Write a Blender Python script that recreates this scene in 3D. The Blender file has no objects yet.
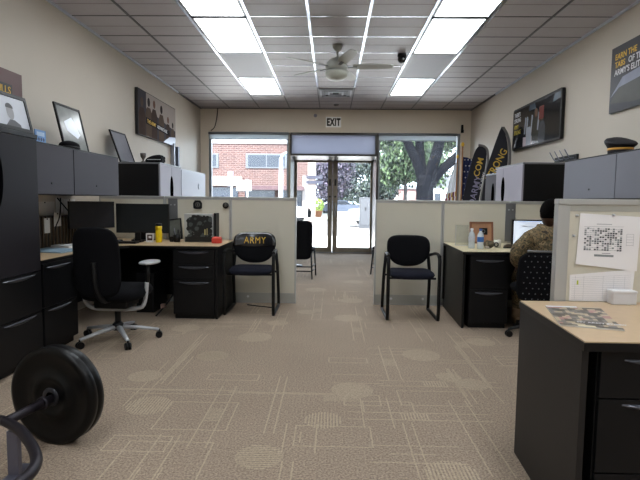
import bpy, bmesh, math, random
from mathutils import Vector, Matrix, Euler, noise as mnoise
random.seed(7)
sc = bpy.context.scene
COL = sc.collection
PI = math.pi

# ---------------------------------------------------------------- materials
def lin(c):
    c = c / 255.0
    return c / 12.92 if c <= 0.04045 else ((c + 0.055) / 1.055) ** 2.4
def rgb(c): return (lin(c[0]), lin(c[1]), lin(c[2]), 1.0)
MATS = {}
def mat(name, col, rough=0.5, metal=0.0, var=0.06, scale=14.0, bump=0.0, bscale=200.0, spec=0.5, coat=0.0):
    if name in MATS: return MATS[name]
    m = bpy.data.materials.new(name); m.use_nodes = True
    nt = m.node_tree; b = nt.nodes['Principled BSDF']
    tc = nt.nodes.new('ShaderNodeTexCoord'); n = nt.nodes.new('ShaderNodeTexNoise')
    n.inputs['Scale'].default_value = scale; n.inputs['Detail'].default_value = 3
    nt.links.new(tc.outputs['Object'], n.inputs['Vector'])
    mix = nt.nodes.new('ShaderNodeMix'); mix.data_type = 'RGBA'
    c = rgb(col)
    mix.inputs[6].default_value = (c[0]*(1-var), c[1]*(1-var), c[2]*(1-var), 1)
    mix.inputs[7].default_value = (c[0]*(1+var), c[1]*(1+var), c[2]*(1+var), 1)
    nt.links.new(n.outputs['Fac'], mix.inputs[0]); nt.links.new(mix.outputs[2], b.inputs['Base Color'])
    b.inputs['Roughness'].default_value = rough; b.inputs['Metallic'].default_value = metal
    b.inputs['Specular IOR Level'].default_value = spec
    b.inputs['Coat Weight'].default_value = coat
    if bump:
        n2 = nt.nodes.new('ShaderNodeTexNoise'); n2.inputs['Scale'].default_value = bscale
        nt.links.new(tc.outputs['Object'], n2.inputs['Vector'])
        bp = nt.nodes.new('ShaderNodeBump'); bp.inputs['Strength'].default_value = bump; bp.inputs['Distance'].default_value = 0.004
        nt.links.new(n2.outputs['Fac'], bp.inputs['Height']); nt.links.new(bp.outputs['Normal'], b.inputs['Normal'])
    MATS[name] = m
    return m
def emis(name, col, strength):
    if name in MATS: return MATS[name]
    m = bpy.data.materials.new(name); m.use_nodes = True
    nt = m.node_tree; b = nt.nodes['Principled BSDF']
    b.inputs['Base Color'].default_value = (0.8, 0.8, 0.8, 1)
    b.inputs['Emission Color'].default_value = rgb(col); b.inputs['Emission Strength'].default_value = strength
    MATS[name] = m; return m
def ramp_mat(name, stops, scale=8.0, rough=0.8, detail=4, kind='noise', const=True, vec='Object', bump=0.0):
    m = bpy.data.materials.new(name); m.use_nodes = True
    nt = m.node_tree; b = nt.nodes['Principled BSDF']; b.inputs['Roughness'].default_value = rough
    tc = nt.nodes.new('ShaderNodeTexCoord')
    if kind == 'noise':
        n = nt.nodes.new('ShaderNodeTexNoise'); n.inputs['Detail'].default_value = detail; out = n.outputs['Fac']
    elif kind == 'white':
        n = nt.nodes.new('ShaderNodeTexVoronoi'); out = n.outputs['Distance']
    n.inputs['Scale'].default_value = scale
    nt.links.new(tc.outputs[vec], n.inputs['Vector'])
    r = nt.nodes.new('ShaderNodeValToRGB'); cr = r.color_ramp
    cr.interpolation = 'CONSTANT' if const else 'LINEAR'
    while len(cr.elements) < len(stops): cr.elements.new(0.5)
    for e, (p, c) in zip(cr.elements, stops): e.position = p; e.color = rgb(c)
    nt.links.new(out, r.inputs['Fac']); nt.links.new(r.outputs['Color'], b.inputs['Base Color'])
    MATS[name] = m; return m
def glass(name, tint=(1, 1, 1), haze=0.0):
    m = bpy.data.materials.new(name); m.use_nodes = True
    nt = m.node_tree; nt.nodes.remove(nt.nodes['Principled BSDF'])
    o = nt.nodes['Material Output']; t = nt.nodes.new('ShaderNodeBsdfTransparent'); g = nt.nodes.new('ShaderNodeBsdfGlossy')
    t.inputs['Color'].default_value = (*tint, 1); g.inputs['Roughness'].default_value = 0.02
    fr = nt.nodes.new('ShaderNodeFresnel'); fr.inputs['IOR'].default_value = 1.35
    mx = nt.nodes.new('ShaderNodeMixShader'); nt.links.new(fr.outputs[0], mx.inputs[0])
    nt.links.new(t.outputs[0], mx.inputs[1]); nt.links.new(g.outputs[0], mx.inputs[2])
    if haze:      # translucent share lays a pale haze of glare over the pane
        tl = nt.nodes.new('ShaderNodeBsdfTranslucent'); tl.inputs['Color'].default_value = (.9, .95, 1, 1); m2 = nt.nodes.new('ShaderNodeMixShader'); m2.inputs[0].default_value = haze
        nt.links.new(mx.outputs[0], m2.inputs[1]); nt.links.new(tl.outputs[0], m2.inputs[2]); nt.links.new(m2.outputs[0], o.inputs['Surface'])
    else: nt.links.new(mx.outputs[0], o.inputs['Surface'])
    MATS[name] = m; return m
def translucent(name, col, mixf=0.6):
    m = bpy.data.materials.new(name); m.use_nodes = True
    nt = m.node_tree; nt.nodes.remove(nt.nodes['Principled BSDF']); o = nt.nodes['Material Output']
    d = nt.nodes.new('ShaderNodeBsdfDiffuse'); t = nt.nodes.new('ShaderNodeBsdfTranslucent')
    d.inputs['Color'].default_value = rgb(col); t.inputs['Color'].default_value = rgb(col)
    mx = nt.nodes.new('ShaderNodeMixShader'); mx.inputs[0].default_value = mixf
    nt.links.new(d.outputs[0], mx.inputs[1]); nt.links.new(t.outputs[0], mx.inputs[2]); nt.links.new(mx.outputs[0], o.inputs['Surface'])
    MATS[name] = m; return m

WALL = mat('wall_paint', (190, 181, 168), 0.55, bump=0.15, bscale=120, var=0.03, scale=3)
SOFF = mat('soffit_paint', (226, 214, 197), 0.7, var=0.03, scale=3)
BLACKLAM = mat('black_laminate', (13, 12, 14), 0.42, var=0.1, scale=60, spec=.3)
GREYMET = mat('grey_cabinet_metal', (64, 61, 67), 0.5, var=0.03, scale=5, spec=.12)
DOORGREY = mat('right_cabinet_grey', (116, 117, 126), 0.42, var=0.03, scale=5, spec=.15)
SIDEGREY = mat('pale_cabinet_door', (140, 135, 145), 0.4, var=0.04, scale=4, spec=.2)
CHAR = mat('charcoal_metal', (17, 17, 19), 0.4, var=0.08, spec=.25)
DKDOOR = mat('charcoal_cabinet_face', (36, 34, 38), 0.5, var=0.04, spec=.12)
PULL = mat('pull_metal', (112, 114, 124), 0.32, 0.6)
LAM = mat('tan_laminate', (186, 160, 128), 0.35, var=0.07, scale=30)
PFAB = mat('panel_fabric', (206, 201, 186), 0.9, var=0.04, scale=300, bump=0.2, bscale=600)
PFRAME = mat('panel_frame_metal', (176, 176, 174), 0.35, 0.2, var=0.02)
PBASE = mat('panel_base_metal', (178, 178, 172), 0.3, 0.3, var=0.03)
BRACK = mat('panel_bracket_metal', (120, 121, 124), 0.35, 0.4)
BFAB = mat('black_fabric', (12, 12, 16), 0.9, var=0.15, scale=300, bump=0.3, bscale=500, spec=.15)
NAVYFAB = mat('navy_fabric', (22, 23, 34), 0.9, var=0.15, scale=300, bump=0.3, bscale=500, spec=.15)
BPLAST = mat('black_plastic', (12, 12, 14), 0.45, spec=.3)
GPLAST = mat('gloss_black_vinyl', (16, 16, 20), 0.22, coat=0.3)
SILV = mat('silver_plastic', (186, 188, 193), 0.35, 0.3)
RUB = mat('black_rubber', (6, 6, 7), 0.38, var=0.1, spec=.25)
STEEL = mat('dark_steel', (40, 36, 43), 0.45, 0.5)
WHITE = mat('white_paper', (225, 226, 228), 0.8, var=0.02)
GOLD = mat('gold_print', (222, 178, 60), 0.5)
WPRINT = mat('white_print', (215, 215, 220), 0.5)
TILE = mat('ceiling_tile_face', (178, 173, 177), 0.5, var=0.04, scale=9, bump=0.12, bscale=7)
TBAR = mat('ceiling_grid_sheen', (205, 210, 222), 0.22, 0.75, var=0.02)  # pale copy of the grid metal, reflected daylight put into its colour
TBAR_SHADED = mat('ceiling_grid_shaded', (70, 70, 74), 0.3, 0.4, var=0.02)  # same grid metal, coloured dark where no daylight is reflected
ANGLE = mat('wall_angle_metal', (190, 195, 208), 0.28, 0.5, var=0.02)
BRONZE = mat('bronze_frame', (140, 130, 114), 0.35, 0.2, var=0.12, scale=20)
BRONZED = mat('dark_bronze_frame', (52, 48, 44), 0.3, 0.5, var=0.15, scale=20)
SFRAME = mat('storefront_frame', (134, 138, 142), 0.4, 0.3)
DIFF = emis('light_diffuser_lit', (240, 247, 252), 10.2)
CLEAR = glass('window_glass', haze=.004)

# ---------------------------------------------------------------- mesh builder
W = {}
def wm(o): return W.get(o.name, Matrix.Identity(4))
class MB:
    def __init__(s): s.bm = bmesh.new()
    def _v(s, pts): return [s.bm.verts.new(p) for p in pts]
    def box(s, x0, x1, y0, y1, z0, z1, bev=0.0, mi=0, mx=None):
        g = bmesh.ops.create_cube(s.bm, size=1.0); vs = g['verts']
        for v in vs: v.co = Vector(((x0+x1)/2 + v.co.x*(x1-x0), (y0+y1)/2 + v.co.y*(y1-y0), (z0+z1)/2 + v.co.z*(z1-z0)))
        fs = {f for v in vs for f in v.link_faces}
        for f in fs: f.material_index = mi
        if bev > 0:
            es = list({e for v in vs for e in v.link_edges})
            r = bmesh.ops.bevel(s.bm, geom=es, offset=bev, segments=2, profile=0.6, affect='EDGES')
            for f in r['faces']: f.material_index = mi
            vs = list({v for f in r['faces'] for v in f.verts} | {v for v in vs if v.is_valid})
        if mx is not None: bmesh.ops.transform(s.bm, matrix=mx, verts=vs)
        return s
    def tube(s, pts, r, n=10, mi=0, closed=False, sx=1.0, caps=True):
        pts = [Vector(p) for p in pts]; N = len(pts); rings = []
        up0 = None
        for i, p in enumerate(pts):
            if closed: d = pts[(i+1) % N] - pts[i-1]
            else: d = pts[min(i+1, N-1)] - pts[max(i-1, 0)]
            if d.length < 1e-9: d = Vector((0, 0, 1))
            d.normalize()
            if up0 is None:
                a = Vector((0, 0, 1)) if abs(d.z) < 0.9 else Vector((1, 0, 0)); up0 = (a - d*a.dot(d)).normalized()
            else:
                up0 = (up0 - d*up0.dot(d))
                if up0.length < 1e-6: up0 = d.orthogonal()
                up0.normalize()
            side = d.cross(up0); rr = r[i] if isinstance(r, (list, tuple)) else r
            rings.append(s._v([p + up0*math.cos(2*PI*k/n)*rr*sx + side*math.sin(2*PI*k/n)*rr for k in range(n)]))
        for i in range(N if closed else N-1):
            a, b = rings[i], rings[(i+1) % N]
            for k in range(n):
                f = s.bm.faces.new((a[k], a[(k+1) % n], b[(k+1) % n], b[k])); f.material_index = mi; f.smooth = True
        if caps and not closed:
            for rg in (rings[0], rings[-1]):
                f = s.bm.faces.new(rg); f.material_index = mi
        return s
    def cyl(s, a, b, r, r2=None, n=24, mi=0, smooth=True):
        return s.tube([a, b], [r, r if r2 is None else r2], n=n, mi=mi)
    def lathe(s, prof, c, axis='Z', n=32, mi=0, caps=True):
        c = Vector(c); rings = []
        for r, h in prof:
            row = []
            for k in range(n):
                t = 2*PI*k/n; u, w = math.cos(t)*r, math.sin(t)*r
                row.append({'Z': (u, w, h), 'Y': (u, h, w), 'X': (h, u, w)}[axis])
            rings.append(s._v([c + Vector(p) for p in row]))
        for a, b in zip(rings, rings[1:]):
            for k in range(n):
                f = s.bm.faces.new((a[k], a[(k+1) % n], b[(k+1) % n], b[k])); f.material_index = mi; f.smooth = True
        if caps:
            for rg in (rings[0], rings[-1]):
                f = s.bm.faces.new(rg); f.material_index = mi
        return s
    def prism(s, pts, d, mi=0, smooth=False):
        """polygon pts (3D, planar) extruded by the vector d"""
        d = Vector(d); a = s._v(pts); b = s._v([Vector(p) + d for p in pts]); n = len(a)
        for f in (s.bm.faces.new(a), s.bm.faces.new(list(reversed(b)))): f.material_index = mi
        for k in range(n):
            f = s.bm.faces.new((a[k], b[k], b[(k+1) % n], a[(k+1) % n])); f.material_index = mi; f.smooth = smooth
        return s
    def quad(s, a, b, c, d, mi=0):
        f = s.bm.faces.new(s._v([a, b, c, d])); f.material_index = mi; return s
    def poly(s, pts, mi=0):
        f = s.bm.faces.new(s._v(pts)); f.material_index = mi; return s
    def ball(s, c, r, sx=1, sy=1, sz=1, seg=20, rings=12, mi=0):
        g = bmesh.ops.create_uvsphere(s.bm, u_segments=seg, v_segments=rings, radius=r)
        for v in g['verts']: v.co = Vector((c[0]+v.co.x*sx, c[1]+v.co.y*sy, c[2]+v.co.z*sz))
        for f in {f for v in g['verts'] for f in v.link_faces}: f.material_index = mi; f.smooth = True
        return s
    def pad(s, outline, th, ymap, mi=0, rings=(0.0, 0.35, 0.65, 0.85, 0.95, 1.0), prof=(1, 1, .97, .85, .6, 0.0)):
        """rounded cushion: outline in (u,v); ymap(u,v,t)->Vector with t in -1..1 the thickness direction"""
        cu = sum(p[0] for p in outline)/len(outline); cv = sum(p[1] for p in outline)/len(outline)
        layers = []
        seq = [(r, p, 1) for r, p in zip(rings, prof)] + [(r, p, -1) for r, p in list(zip(rings, prof))[::-1][1:]]
        for r, p, sg in seq:
            if r == 0: layers.append([s.bm.verts.new(ymap(cu, cv, sg*p*th))])
            else: layers.append([s.bm.verts.new(ymap(cu+(u-cu)*r, cv+(v-cv)*r, sg*p*th)) for u, v in outline])
        n = len(outline)
        for a, b in zip(layers, layers[1:]):
            for k in range(n):
                k2 = (k+1) % n
                if len(a) == 1: f = s.bm.faces.new((a[0], b[k], b[k2]))
                elif len(b) == 1: f = s.bm.faces.new((a[k], b[0], a[k2]))
                else: f = s.bm.faces.new((a[k], b[k], b[k2], a[k2]))
                f.smooth = True; f.material_index = mi
        return s
    def xform(s, m): bmesh.ops.transform(s.bm, matrix=m, verts=s.bm.verts[:]); return s
    def build(s, name, mats, parent=None, origin=None, label=None):
        if not isinstance(mats, (list, tuple)): mats = [mats]
        bmesh.ops.recalc_face_normals(s.bm, faces=s.bm.faces[:])
        if parent is not None: s.bm.transform(wm(parent).inverted())
        elif origin is not None: s.bm.transform(Matrix.Translation(-Vector(origin)))
        me = bpy.data.meshes.new(name); s.bm.to_mesh(me); s.bm.free()
        for m in mats: me.materials.append(m)
        o = bpy.data.objects.new(name, me); COL.objects.link(o)
        if parent is not None: o.parent = parent; W[o.name] = wm(parent).copy()
        elif origin is not None: o.location = origin; W[o.name] = Matrix.Translation(Vector(origin))
        if label: o['label'] = label
        return o
def tag(o, label, cat, group=None, kind=None):
    o['label'] = label; o['category'] = cat
    if group: o['group'] = group
    if kind: o['kind'] = kind
    return o
def thing(name, label, cat, loc=(0, 0, 0), rz=0.0, group=None):
    o = bpy.data.objects.new(name, None); COL.objects.link(o); o.location = loc; o.rotation_euler = (0, 0, rz)
    o.empty_display_size = 0.1
    W[o.name] = Matrix.Translation(Vector(loc)) @ Matrix.Rotation(rz, 4, 'Z')
    return tag(o, label, cat, group)
def struct(o): o['kind'] = 'structure'; return o
def copy_tree(o, parent=None):
    c = o.copy(); COL.objects.link(c)
    if parent is not None: c.parent = parent
    for ch in list(o.children): copy_tree(ch, c)
    return c
def lettering(parent, text, size, origin, xd, yd, m, name='lettering', ex=0.0006, align='LEFT', bold=0.0, label=None, sx=1.0, shear=0.0, spc=1.0):
    cu = bpy.data.curves.new('txt', 'FONT'); cu.body = text; cu.size = size; cu.extrude = ex; cu.align_x = align
    cu.offset = bold; cu.resolution_u = 3; cu.shear = shear; cu.space_line = 0.95; cu.space_character = spc
    o = bpy.data.objects.new('txt', cu); COL.objects.link(o)
    bpy.context.view_layer.update()
    me = bpy.data.meshes.new_from_object(o.evaluated_get(bpy.context.evaluated_depsgraph_get()))
    bpy.data.objects.remove(o); 
    X = Vector(xd).normalized(); Y = Vector(yd).normalized(); Z = X.cross(Y)
    M = Matrix(((X.x*sx, Y.x, Z.x, origin[0]), (X.y*sx, Y.y, Z.y, origin[1]), (X.z*sx, Y.z, Z.z, origin[2]), (0, 0, 0, 1)))
    me.transform(wm(parent).inverted() @ M)
    me.materials.clear(); me.materials.append(m)
    r = bpy.data.objects.new(name, me); COL.objects.link(r); r.parent = parent; W[r.name] = wm(parent).copy()
    if label: r['label'] = label
    return r
def arc(c, r, a0, a1, n, plane='XZ'):
    out = []
    for i in range(n+1):
        t = a0 + (a1-a0)*i/n; u, v = math.cos(t)*r, math.sin(t)*r
        out.append({'XZ': (c[0]+u, c[1], c[2]+v), 'YZ': (c[0], c[1]+u, c[2]+v), 'XY': (c[0]+u, c[1]+v, c[2])}[plane])
    return out
def smooth_pts(pts, it=2):
    pts = [Vector(p) for p in pts]
    for _ in range(it):
        q = [pts[0]]
        for a, b in zip(pts, pts[1:]): q += [a*.75+b*.25, a*.25+b*.75]
        q.append(pts[-1]); pts = q
    return pts
def rot_pts(m, pts): return [m @ Vector(p) for p in pts]

# ---------------------------------------------------------------- room constants
XL, XR, YF, YB, ZC = -2.705, 2.805, 10.2, -2.6, 3.067
YD = 11.42

# floor : carpet with its woven pattern in the same mesh
def carpet(name, base, dark, stripes=None):
    m = bpy.data.materials.new(name); m.use_nodes = True
    nt = m.node_tree; b = nt.nodes['Principled BSDF']; b.inputs['Roughness'].default_value = 0.95
    b.inputs['Specular IOR Level'].default_value = 0.15
    tc = nt.nodes.new('ShaderNodeTexCoord')
    n = nt.nodes.new('ShaderNodeTexNoise'); n.inputs['Scale'].default_value = 95; n.inputs['Detail'].default_value = 4; n.inputs['Roughness'].default_value = .8
    nt.links.new(tc.outputs['Object'], n.inputs['Vector'])
    r = nt.nodes.new('ShaderNodeValToRGB'); r.color_ramp.elements[0].position = .36; r.color_ramp.elements[1].position = .64
    r.color_ramp.elements[0].color = rgb(dark); r.color_ramp.elements[1].color = rgb(base)
    nt.links.new(n.outputs['Fac'], r.inputs['Fac'])
    n3 = nt.nodes.new('ShaderNodeTexNoise'); n3.inputs['Scale'].default_value = 1.6; n3.inputs['Detail'].default_value = 3
    nt.links.new(tc.outputs['Object'], n3.inputs['Vector'])
    mr = nt.nodes.new('ShaderNodeMapRange'); mr.inputs[3].default_value = .86; mr.inputs[4].default_value = 1.12
    nt.links.new(n3.outputs['Fac'], mr.inputs[0])
    mx = nt.nodes.new('ShaderNodeMix'); mx.data_type = 'RGBA'; mx.blend_type = 'MULTIPLY'; mx.inputs[0].default_value = 1
    nt.links.new(r.outputs['Color'], mx.inputs[6]); nt.links.new(mr.outputs[0], mx.inputs[7])
    nt.links.new(mx.outputs[2], b.inputs['Base Color'])
    bp = nt.nodes.new('ShaderNodeBump'); bp.inputs['Strength'].default_value = .5; bp.inputs['Distance'].default_value = .004
    nt.links.new(n.outputs['Fac'], bp.inputs['Height']); nt.links.new(bp.outputs['Normal'], b.inputs['Normal'])
    return m
CB = carpet('carpet_base', (174, 156, 138), (112, 98, 85))
CL = carpet('carpet_line', (190, 173, 150), (146, 130, 111))
CL2 = carpet('carpet_soft', (182, 165, 144), (132, 117, 101))
fl = MB()
fl.quad((XL, YB, 0), (XR, YB, 0), (XR, YF, 0), (XL, YF, 0))
fl.quad((-.87, YF, 0), (.95, YF, 0), (.95, YD+.05, 0), (-.87, YD+.05, 0))
rn = random.Random(21)
zc = [0.0006]
def fq(x0, x1, y0, y1, mi=1):
    x0, x1 = max(XL, x0), min(XR, x1); y0, y1 = max(1.2, y0), min(YF, y1)
    if x1-x0 < .002 or y1-y0 < .002: return
    z = 0.0006 + (len(fl.bm.faces) % 7)*0.00006
    fl.quad((x0, y0, z), (x1, y0, z), (x1, y1, z), (x0, y1, z), mi)
def disc(cx, cy, r, hatch=0):
    n = 28
    if not hatch:
        fl.poly([(cx+math.cos(2*PI*k/n)*r, cy+math.sin(2*PI*k/n)*r, .0011) for k in range(n)], 2)
    else:
        st = .017; t = -r+st/2
        while t < r:
            h = math.sqrt(max(0, r*r-t*t))
            if hatch == 1: fl.quad((cx-h, cy+t-.0042, .0011), (cx+h, cy+t-.0042, .0011), (cx+h, cy+t+.0042, .0011), (cx-h, cy+t+.0042, .0011), 1)
            else: fl.quad((cx+t-.0042, cy-h, .0011), (cx+t+.0042, cy-h, .0011), (cx+t+.0042, cy+h, .0011), (cx+t-.0042, cy+h, .0011), 1)
            t += st
for x, y, r, h in ((.146, 3.06, .155, 0), (.72, 3.81, .17, 0), (.95, 3.2, .12, 0), (.82, 3.33, .1, 1), (-1.05, 2.77, .15, 2), (-.657, 4.24, .17, 0), (-.326, 2.22, .13, 1),
                   (-1.25, 3.24, .13, 0), (.185, 5.0, .17, 0), (-.26, 5.25, .12, 0), (-.03, 2.62, .12, 2), (-.51, 4.75, .12, 0), (.25, 5.9, .17, 0), (-.2, 6.6, .17, 0), (.35, 7.3, .16, 0),
                   (-1.35, 4.5, .15, 0), (-.9, 3.7, .14, 1), (.55, 2.1, .14, 2), (1.3, 4.2, .14, 0)):
    disc(x, y, r*.86, h)
lw = .0075
for k in range(330):
    x = rn.uniform(XL, XR); y = rn.uniform(1.2, YF); L = rn.uniform(.25, .85); k_ = rn.random(); w = rn.choice((.05, .07, .1, .16))
    horiz = rn.random() < .5
    def seg(a0, a1, b, mi=1, t=lw):
        if horiz: fq(a0, a1, b, b+t, mi)
        else: fq(b, b+t, a0, a1, mi)
    a, b = (x, y) if horiz else (y, x)
    if k_ < .35:
        seg(a, a+L, b); seg(a, a+L, b+w)
        if rn.random() < .5: seg(a+.1, a+L*.7, b+w*.5)
    elif k_ < .6:
        fq(x, x+L*.5, y, y+lw); fq(x, x+L*.5, y+w*2.2, y+w*2.2+lw); fq(x, x+lw, y, y+w*2.2); fq(x+L*.5, x+L*.5+lw, y, y+w*2.2+lw)
    elif k_ < .8:
        t = 0
        while t < .16: seg(a+t, a+t+.007, b, 1, .09); t += .018
        seg(a-.3, a+.5, b); seg(a-.3, a+.5, b+.09)
    elif k_ < .9:
        n = int(w/.014)
        for j in range(max(3, n)): seg(a, a+.22, b+j*.018, 1, .006)
    else: seg(a, a+L*1.3, b, 2, .03)
floor = struct(fl.build('floor', [CB, CL, CL2]))

# walls
def wall(name, parts, m=WALL):
    b = MB()
    for p in parts: b.box(*p)
    return struct(b.build(name, m))
wall('wall_left', [(XL-.12, XL, YB, YF+.2, 0, ZC+.5)])
wall('wall_right', [(XR, XR+.12, YB, YF+.2, 0, ZC+.5)])
wall('wall_back', [(XL-.12, XR+.12, YB-.12, YB, 0, ZC+.5)])
wall('wall_front', [(XL, XR, YF, YF+.2, 2.59, ZC+.5), (XL, -2.54, YF, YF+.2, 0, 2.59), (2.60, XR, YF, YF+.2, 0, 2.59),
                    (-2.54, -.88, YF, YF+.2, 0, .55), (.93, 2.60, YF, YF+.2, 0, .55)], SOFF)
# ceiling: tiles (one mesh) with the metal grid as a second mesh
GX = [XL + .6122*i for i in range(10)]
GY = [5.16 + .6125*i for i in range(-13, 9)]
lights_c = {(2, 'L'), (6, 'R')}
ltY = [(3.92, 5.145), (5.17, 6.375), (7.645, 8.86)]
c = MB()
c.box(XL, XR, YB, YF, ZC, ZC+.06)
for y in GY:
    c.box(XL, XR, y+.300, y+.312, ZC-.0015, ZC+.001, mi=1)
ceiling = struct(c.build('ceiling', [TILE, mat('tile_score', (140, 134, 132), .6)]))
g = MB()
for i, x in enumerate(GX[1:-1]):
    bright = i in (3, 4)
    y0 = YB
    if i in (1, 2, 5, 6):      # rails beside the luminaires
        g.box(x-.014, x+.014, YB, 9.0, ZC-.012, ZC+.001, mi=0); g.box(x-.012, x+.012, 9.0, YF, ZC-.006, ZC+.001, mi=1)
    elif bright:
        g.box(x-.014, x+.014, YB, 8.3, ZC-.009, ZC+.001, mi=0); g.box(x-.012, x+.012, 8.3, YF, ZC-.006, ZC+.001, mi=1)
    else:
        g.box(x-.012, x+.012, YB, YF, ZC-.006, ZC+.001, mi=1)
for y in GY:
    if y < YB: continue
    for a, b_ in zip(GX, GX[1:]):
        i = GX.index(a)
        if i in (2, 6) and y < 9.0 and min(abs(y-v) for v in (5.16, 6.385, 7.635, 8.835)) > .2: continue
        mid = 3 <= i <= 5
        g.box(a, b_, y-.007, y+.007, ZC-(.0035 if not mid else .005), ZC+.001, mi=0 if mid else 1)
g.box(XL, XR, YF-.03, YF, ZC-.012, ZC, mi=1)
gr = struct(g.build('ceiling_grid', [TBAR, TBAR_SHADED], ceiling))
g = MB(); g.box(XL, XL+.022, YB, 8.7, ZC-.022, ZC, mi=0); g.box(XL, XL+.022, 8.7, YF, ZC-.022, ZC, mi=1); struct(g.build('trim_1', [ANGLE, TBAR_SHADED]))  # far end of the angle darkened with the shaded metal
g = MB(); g.box(XR-.022, XR, YB, 8.7, ZC-.022, ZC, mi=0); g.box(XR-.022, XR, 8.7, YF, ZC-.022, ZC, mi=1); struct(g.build('trim_2', [ANGLE, TBAR_SHADED]))

# luminaires
OFFM = mat('unlit_diffuser', (150, 151, 160), 0.5, var=.03)
lname = {0: ('left', 'closest to the viewer, cut by the photo edge'), 1: ('left', 'middle one, before the unlit panel'), 2: ('left', 'small in the distance, nearest the windows')}
def light(ix, y0, y1, lit, label):
    x0, x1 = GX[ix]+.02, GX[ix+1]-.02
    t = thing('ceiling_light', label, 'ceiling light', ((x0+x1)/2, (y0+y1)/2, ZC), 0, 'recessed fluorescent ceiling lights')
    b = MB(); e = .022
    b.box(x0, x1, y0, y0+e, ZC-.014, ZC+.0); b.box(x0, x1, y1-e, y1, ZC-.014, ZC); b.box(x0, x0+e, y0, y1, ZC-.014, ZC); b.box(x1-e, x1, y0, y1, ZC-.014, ZC)
    b.build('frame', BRACK, t)
    b = MB(); b.box(x0+e, x1-e, y0+e, y1-e, ZC-.010, ZC-.003); b.build('diffuser', DIFF if lit else OFFM, t)
for ix, side in ((2, 'left'), (6, 'right')):
    for n_, (a_, b_) in enumerate(((1.475, 2.675), (.25, 1.45), (-.975, .225), (-2.2, -1.0))):
        light(ix, a_, b_, True, f'lit ceiling light of the {side} row above and behind the viewer, ' + ('first', 'second', 'third', 'fourth')[n_] + ' from the front')
    light(ix, 3.925, 5.145, True, f'lit ceiling light in the {side} row, nearest the viewer and cut by the top edge')
    light(ix, 5.175, 6.375, True, f'lit ceiling light in the {side} row, just before the dark unlit panel')
    light(ix, 6.395, 7.625, False, f'unlit grey ceiling light panel in the {side} row between two lit ones')
    light(ix, 7.645, 8.835, True, f'small lit ceiling light in the {side} row, nearest the windows')

# ---------------------------------------------------------------- storefront
def frame_rect(b, x0, x1, z0, z1, w, y0, y1, mi=0):
    b.box(x0, x1, y0, y1, z1-w, z1, mi=mi); b.box(x0, x1, y0, y1, z0, z0+w, mi=mi)
    b.box(x0, x0+w, y0, y1, z0+w, z1-w, mi=mi); b.box(x1-w, x1, y0, y1, z0+w, z1-w, mi=mi)
for i, (x0, x1) in enumerate(((-2.54, -.88), (.93, 2.60))):
    b = MB(); frame_rect(b, x0, x1, .55, 2.59, .05, YF+.02, YF+.12)
    w = struct(b.build(f'window_{i+1}', SFRAME))
    b = MB(); b.box(x0+.05, x1-.05, YF+.065, YF+.072, .6, 2.54); struct(b.build('pane', CLEAR, w))
b = MB(); frame_rect(b, -.87, .92, 2.12, 2.59, .04, YF+.0, YF+.12)
w = struct(b.build('window_3', BRONZED))
b = MB(); b.box(-.83, .88, YF+.05, YF+.06, 2.16, 2.55); struct(b.build('pane', translucent('transom_film', (168, 168, 176), .75), w))
# vestibule frame
b = MB()
b.box(-.89, -.85, YF, YF+.12, 0, 2.59, mi=0); b.box(.91, .95, YF, YF+.12, 0, 2.59, mi=1)
b.box(-.90, -.86, YF+.12, YD, 0, 2.15, mi=1); b.box(.93, .97, YF+.12, YD, 0, 2.15, mi=1)
b.box(-.90, .97, YF+.12, YD+.1, 2.12, 2.2, mi=1)
struct(b.build('trim_3', [BRONZE, BRONZED]))
def leaf(n, x0, x1, gx0, gx1, hx):
    b = MB(); y0, y1 = YD, YD+.045
    b.box(x0, gx0, y0, y1, .02, 2.12); b.box(gx1, x1, y0, y1, .02, 2.12)
    b.box(gx0, gx1, y0, y1, 2.08, 2.12); b.box(gx0, gx1, y0, y1, .02, .125)
    d = struct(b.build(f'door_{n}', BRONZE))
    b = MB(); b.box(gx0, gx1, y0+.02, y0+.026, .125, 2.08); struct(b.build('pane', CLEAR, d))
    b = MB(); b.tube(smooth_pts([(hx, y0, 1.15), (hx, y0-.05, 1.15), (hx, y0-.05, .85), (hx, y0, .85)], 2), .011); struct(b.build('door_handle', SILV, d))
    b = MB(); b.cyl((hx, y0-.012, 1.3), (hx, y0+.001, 1.3), .022); b.box(hx-.02, hx+.02, y0-.008, y0, 1.55, 1.7); struct(b.build('lock', BPLAST, d))
    return d
leaf(1, -.86, .018, -.80, -.09, -.04); leaf(2, .026, .95, .137, .89, .085)
b = MB(); b.box(-.9, .97, YD-.06, YD+.14, 0, .018); struct(b.build('trim_4', mat('threshold_metal', (150, 150, 152), .4, .6)))
# soffit trim strip below the ceiling is part of the wall; roller shades in both windows
SHADE = translucent('shade_cloth', (206, 212, 216), .6)
for x0, x1, lb in ((-2.53, -.89, 'grey roller shade rolled up at the top of the left window'), (.94, 2.52, 'grey roller shade rolled up at the top of the right window')):
    t = thing('roller_shade', lb, 'roller shade', ((x0+x1)/2, YF-.03, 2.58), 0, 'roller shades over the windows')
    b = MB(); b.cyl((x0, YF-.035, 2.56), (x1, YF-.035, 2.56), .026, n=16); b.build('roll', SFRAME, t)
    b = MB(); b.box(x0+.01, x1-.01, YF-.012, YF-.010, 2.445, 2.56); b.build('shade_cloth', SHADE, t)
    b = MB(); b.box(x0+.01, x1-.01, YF-.018, YF-.004, 2.43, 2.447, .003); b.build('hem_bar', SFRAME, t)
b = MB(); b.box(2.60, 2.64, YF-.06, YF-.002, 2.62, 2.76, .008); b.cyl((2.62, YF-.05, 2.6), (2.62, YF-.05, 2.66), .03, n=14)
tag(b.build('shade_bracket', BPLAST, None, (2.62, YF, 2.62)), 'small black bracket on the wall at the top right corner of the window', 'bracket')
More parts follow.
